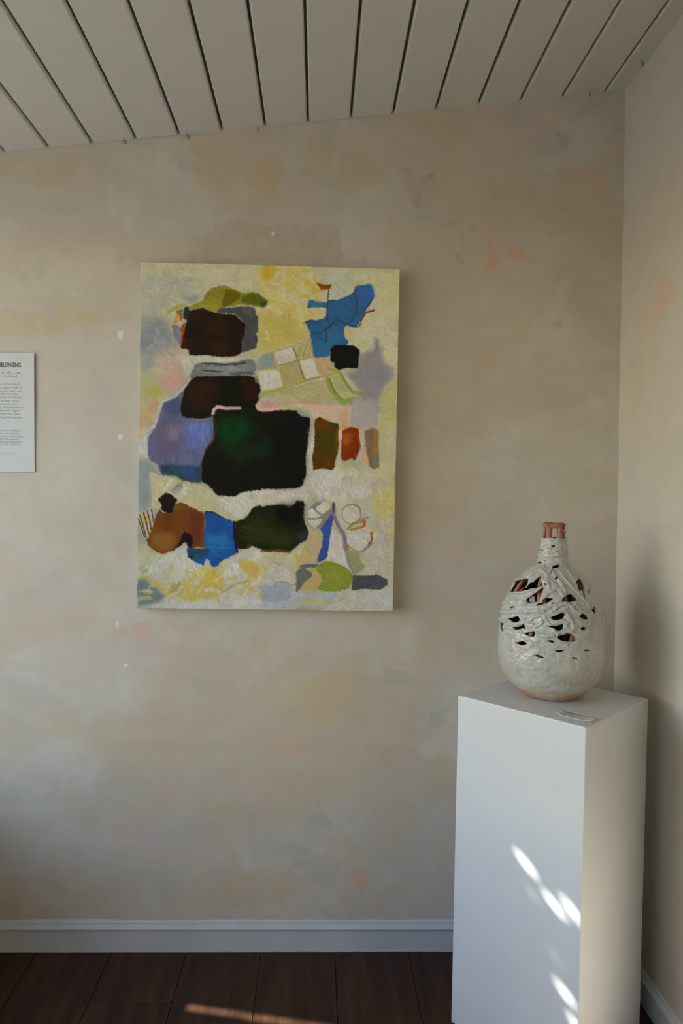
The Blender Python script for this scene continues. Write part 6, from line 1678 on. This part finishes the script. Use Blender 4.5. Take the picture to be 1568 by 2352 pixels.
def leaves(n, a0, a1, b0, b1, l0, l1):
    a, b = lrng.uniform(a0, a1, n), lrng.uniform(b0, b1, n)
    base = a[:, None] * SE1 + b[:, None] * SE2
    t_ = (lrng.uniform(-2.45, -1.95, n) - base[:, 0]) / SD[0]
    P0 = base + t_[:, None] * SD
    ln = lrng.uniform(l0, l1, n)
    # each leaf roughly faces the light, turned by a random amount
    nn = -SD + lrng.normal(0, .55, (n, 3)); nn /= np.linalg.norm(nn, axis=1)[:, None]
    tt = np.cross(nn, lrng.normal(0, 1, (n, 3))); tt /= np.linalg.norm(tt, axis=1)[:, None]
    ss = np.cross(nn, tt)
    pts = P0[:, None] + ln[:, None, None] * (leaf_tmpl[None, :, 0:1] * tt[:, None] + leaf_tmpl[None, :, 1:2] * ss[:, None])
    smp = np.concatenate([P0[:, None] * f + pts * (1 - f) for f in (0, .3, .6, .85)] + [(pts + np.roll(pts, -1, 1)) / 2], 1)
    sa, sb = smp @ SE1, smp @ SE2
    ok = np.ones(n, bool)
    for p_, gl_, gw_ in GAPS:
        ga, gb_ = ab(p_)
        du, dv = sa - ga, sb - gb_
        x_, y_ = du * lax[0] + dv * lax[1], -du * lax[1] + dv * lax[0]
        ok &= ~(((x_ / gl_) ** 2 + (y_ / gw_) ** 2 < 1).any(1))
    return pts[ok]
def rng_ab(pts, m):
    q = np.array([ab(p_) for p_ in pts])
    return q[:, 0].min() - m, q[:, 0].max() + m, q[:, 1].min() - m, q[:, 1].max() + m
zone_all = rng_ab([(-0.95, 2.2, 0), (-0.95, 1.80, 0), (0.93, 2.2, 0.1), (0.93, 1.62, 0.1), (0.637, 1.58, 0), (0.637, 1.58, .9), (0.93, 2.2, 0.66), (0.93, 1.62, 0.66), (0.1, 1.80, 0)], .06)
zone_ped = rng_ab([g_[0] for g_ in GAPS[:7]] + [on_face(.36, .02), on_face(0.0, 0.0), on_face(0, .87), on_face(.36, .87)], .05)
zone_flr = rng_ab([g_[0] for g_ in GAPS[7:]], .07)
LP = np.concatenate([leaves(14000, *zone_all, .020, .036), leaves(42000, *zone_ped, .006, .011), leaves(9000, *zone_flr, .008, .014)])
LV = (LP - SHRUB_AT).reshape(-1, 3)
kk_ = np.arange(len(LP)) * 6
LF = []
for k in kk_.tolist():
    LF += [(k, k + 1, k + 5), (k + 1, k + 2, k + 4, k + 5), (k + 2, k + 3, k + 4)]
lm = mesh_of('foliage', LV, LF)
tag(link('foliage', lm, M['leaf'], shrub), kind='stuff')
for k in range(7):
    y1 = -0.35 + k * .13
    link('stem', tube_mesh('stem', [(0, 0, 0), (.03 * (k - 3), y1 * .4, .8), (-.02 * (k - 3), y1 * .8, 1.5), (0.02 * (k - 3), y1, 1.95)], [.016, .012, .008, .003], 8), M['bark'], shrub)

# unseen small tree added farther out to keep the sun off most of the window
tr_at = np.array((-7.2, 1.30, -0.25))
tree = empty('sun_screen_tree', tuple(tr_at))
tag(tree, 'unseen small round-crowned tree added farther out to screen the sun', 'tree')
nl = 7000
dirs = lrng.normal(0, 1, (nl, 3)); dirs /= np.linalg.norm(dirs, axis=1)[:, None]
cen = np.array((0.0, 0.0, 4.95)) + dirs * (lrng.uniform(.35, 1, nl) ** .5)[:, None] * np.array((0.9, 1.05, 0.95))
ln = lrng.uniform(.05, .09, nl)
nn = lrng.normal(0, 1, (nl, 3)); nn /= np.linalg.norm(nn, axis=1)[:, None]
tt = np.cross(nn, lrng.normal(0, 1, (nl, 3))); tt /= np.linalg.norm(tt, axis=1)[:, None]
ss = np.cross(nn, tt)
LP2 = cen[:, None] + ln[:, None, None] * (leaf_tmpl[None, :, 0:1] * tt[:, None] + leaf_tmpl[None, :, 1:2] * ss[:, None])
LF2 = []
for k in (np.arange(nl) * 6).tolist():
    LF2 += [(k, k + 1, k + 5), (k + 1, k + 2, k + 4, k + 5), (k + 2, k + 3, k + 4)]
tag(link('crown', mesh_of('crown', LP2.reshape(-1, 3), LF2), M['leaf'], tree), kind='stuff')
link('trunk', tube_mesh('trunk', [(0, 0, 0), (.05, .02, 2.0), (-.02, .05, 3.6), (0, 0, 5.2)], [.12, .10, .08, .03], 10), M['bark'], tree)
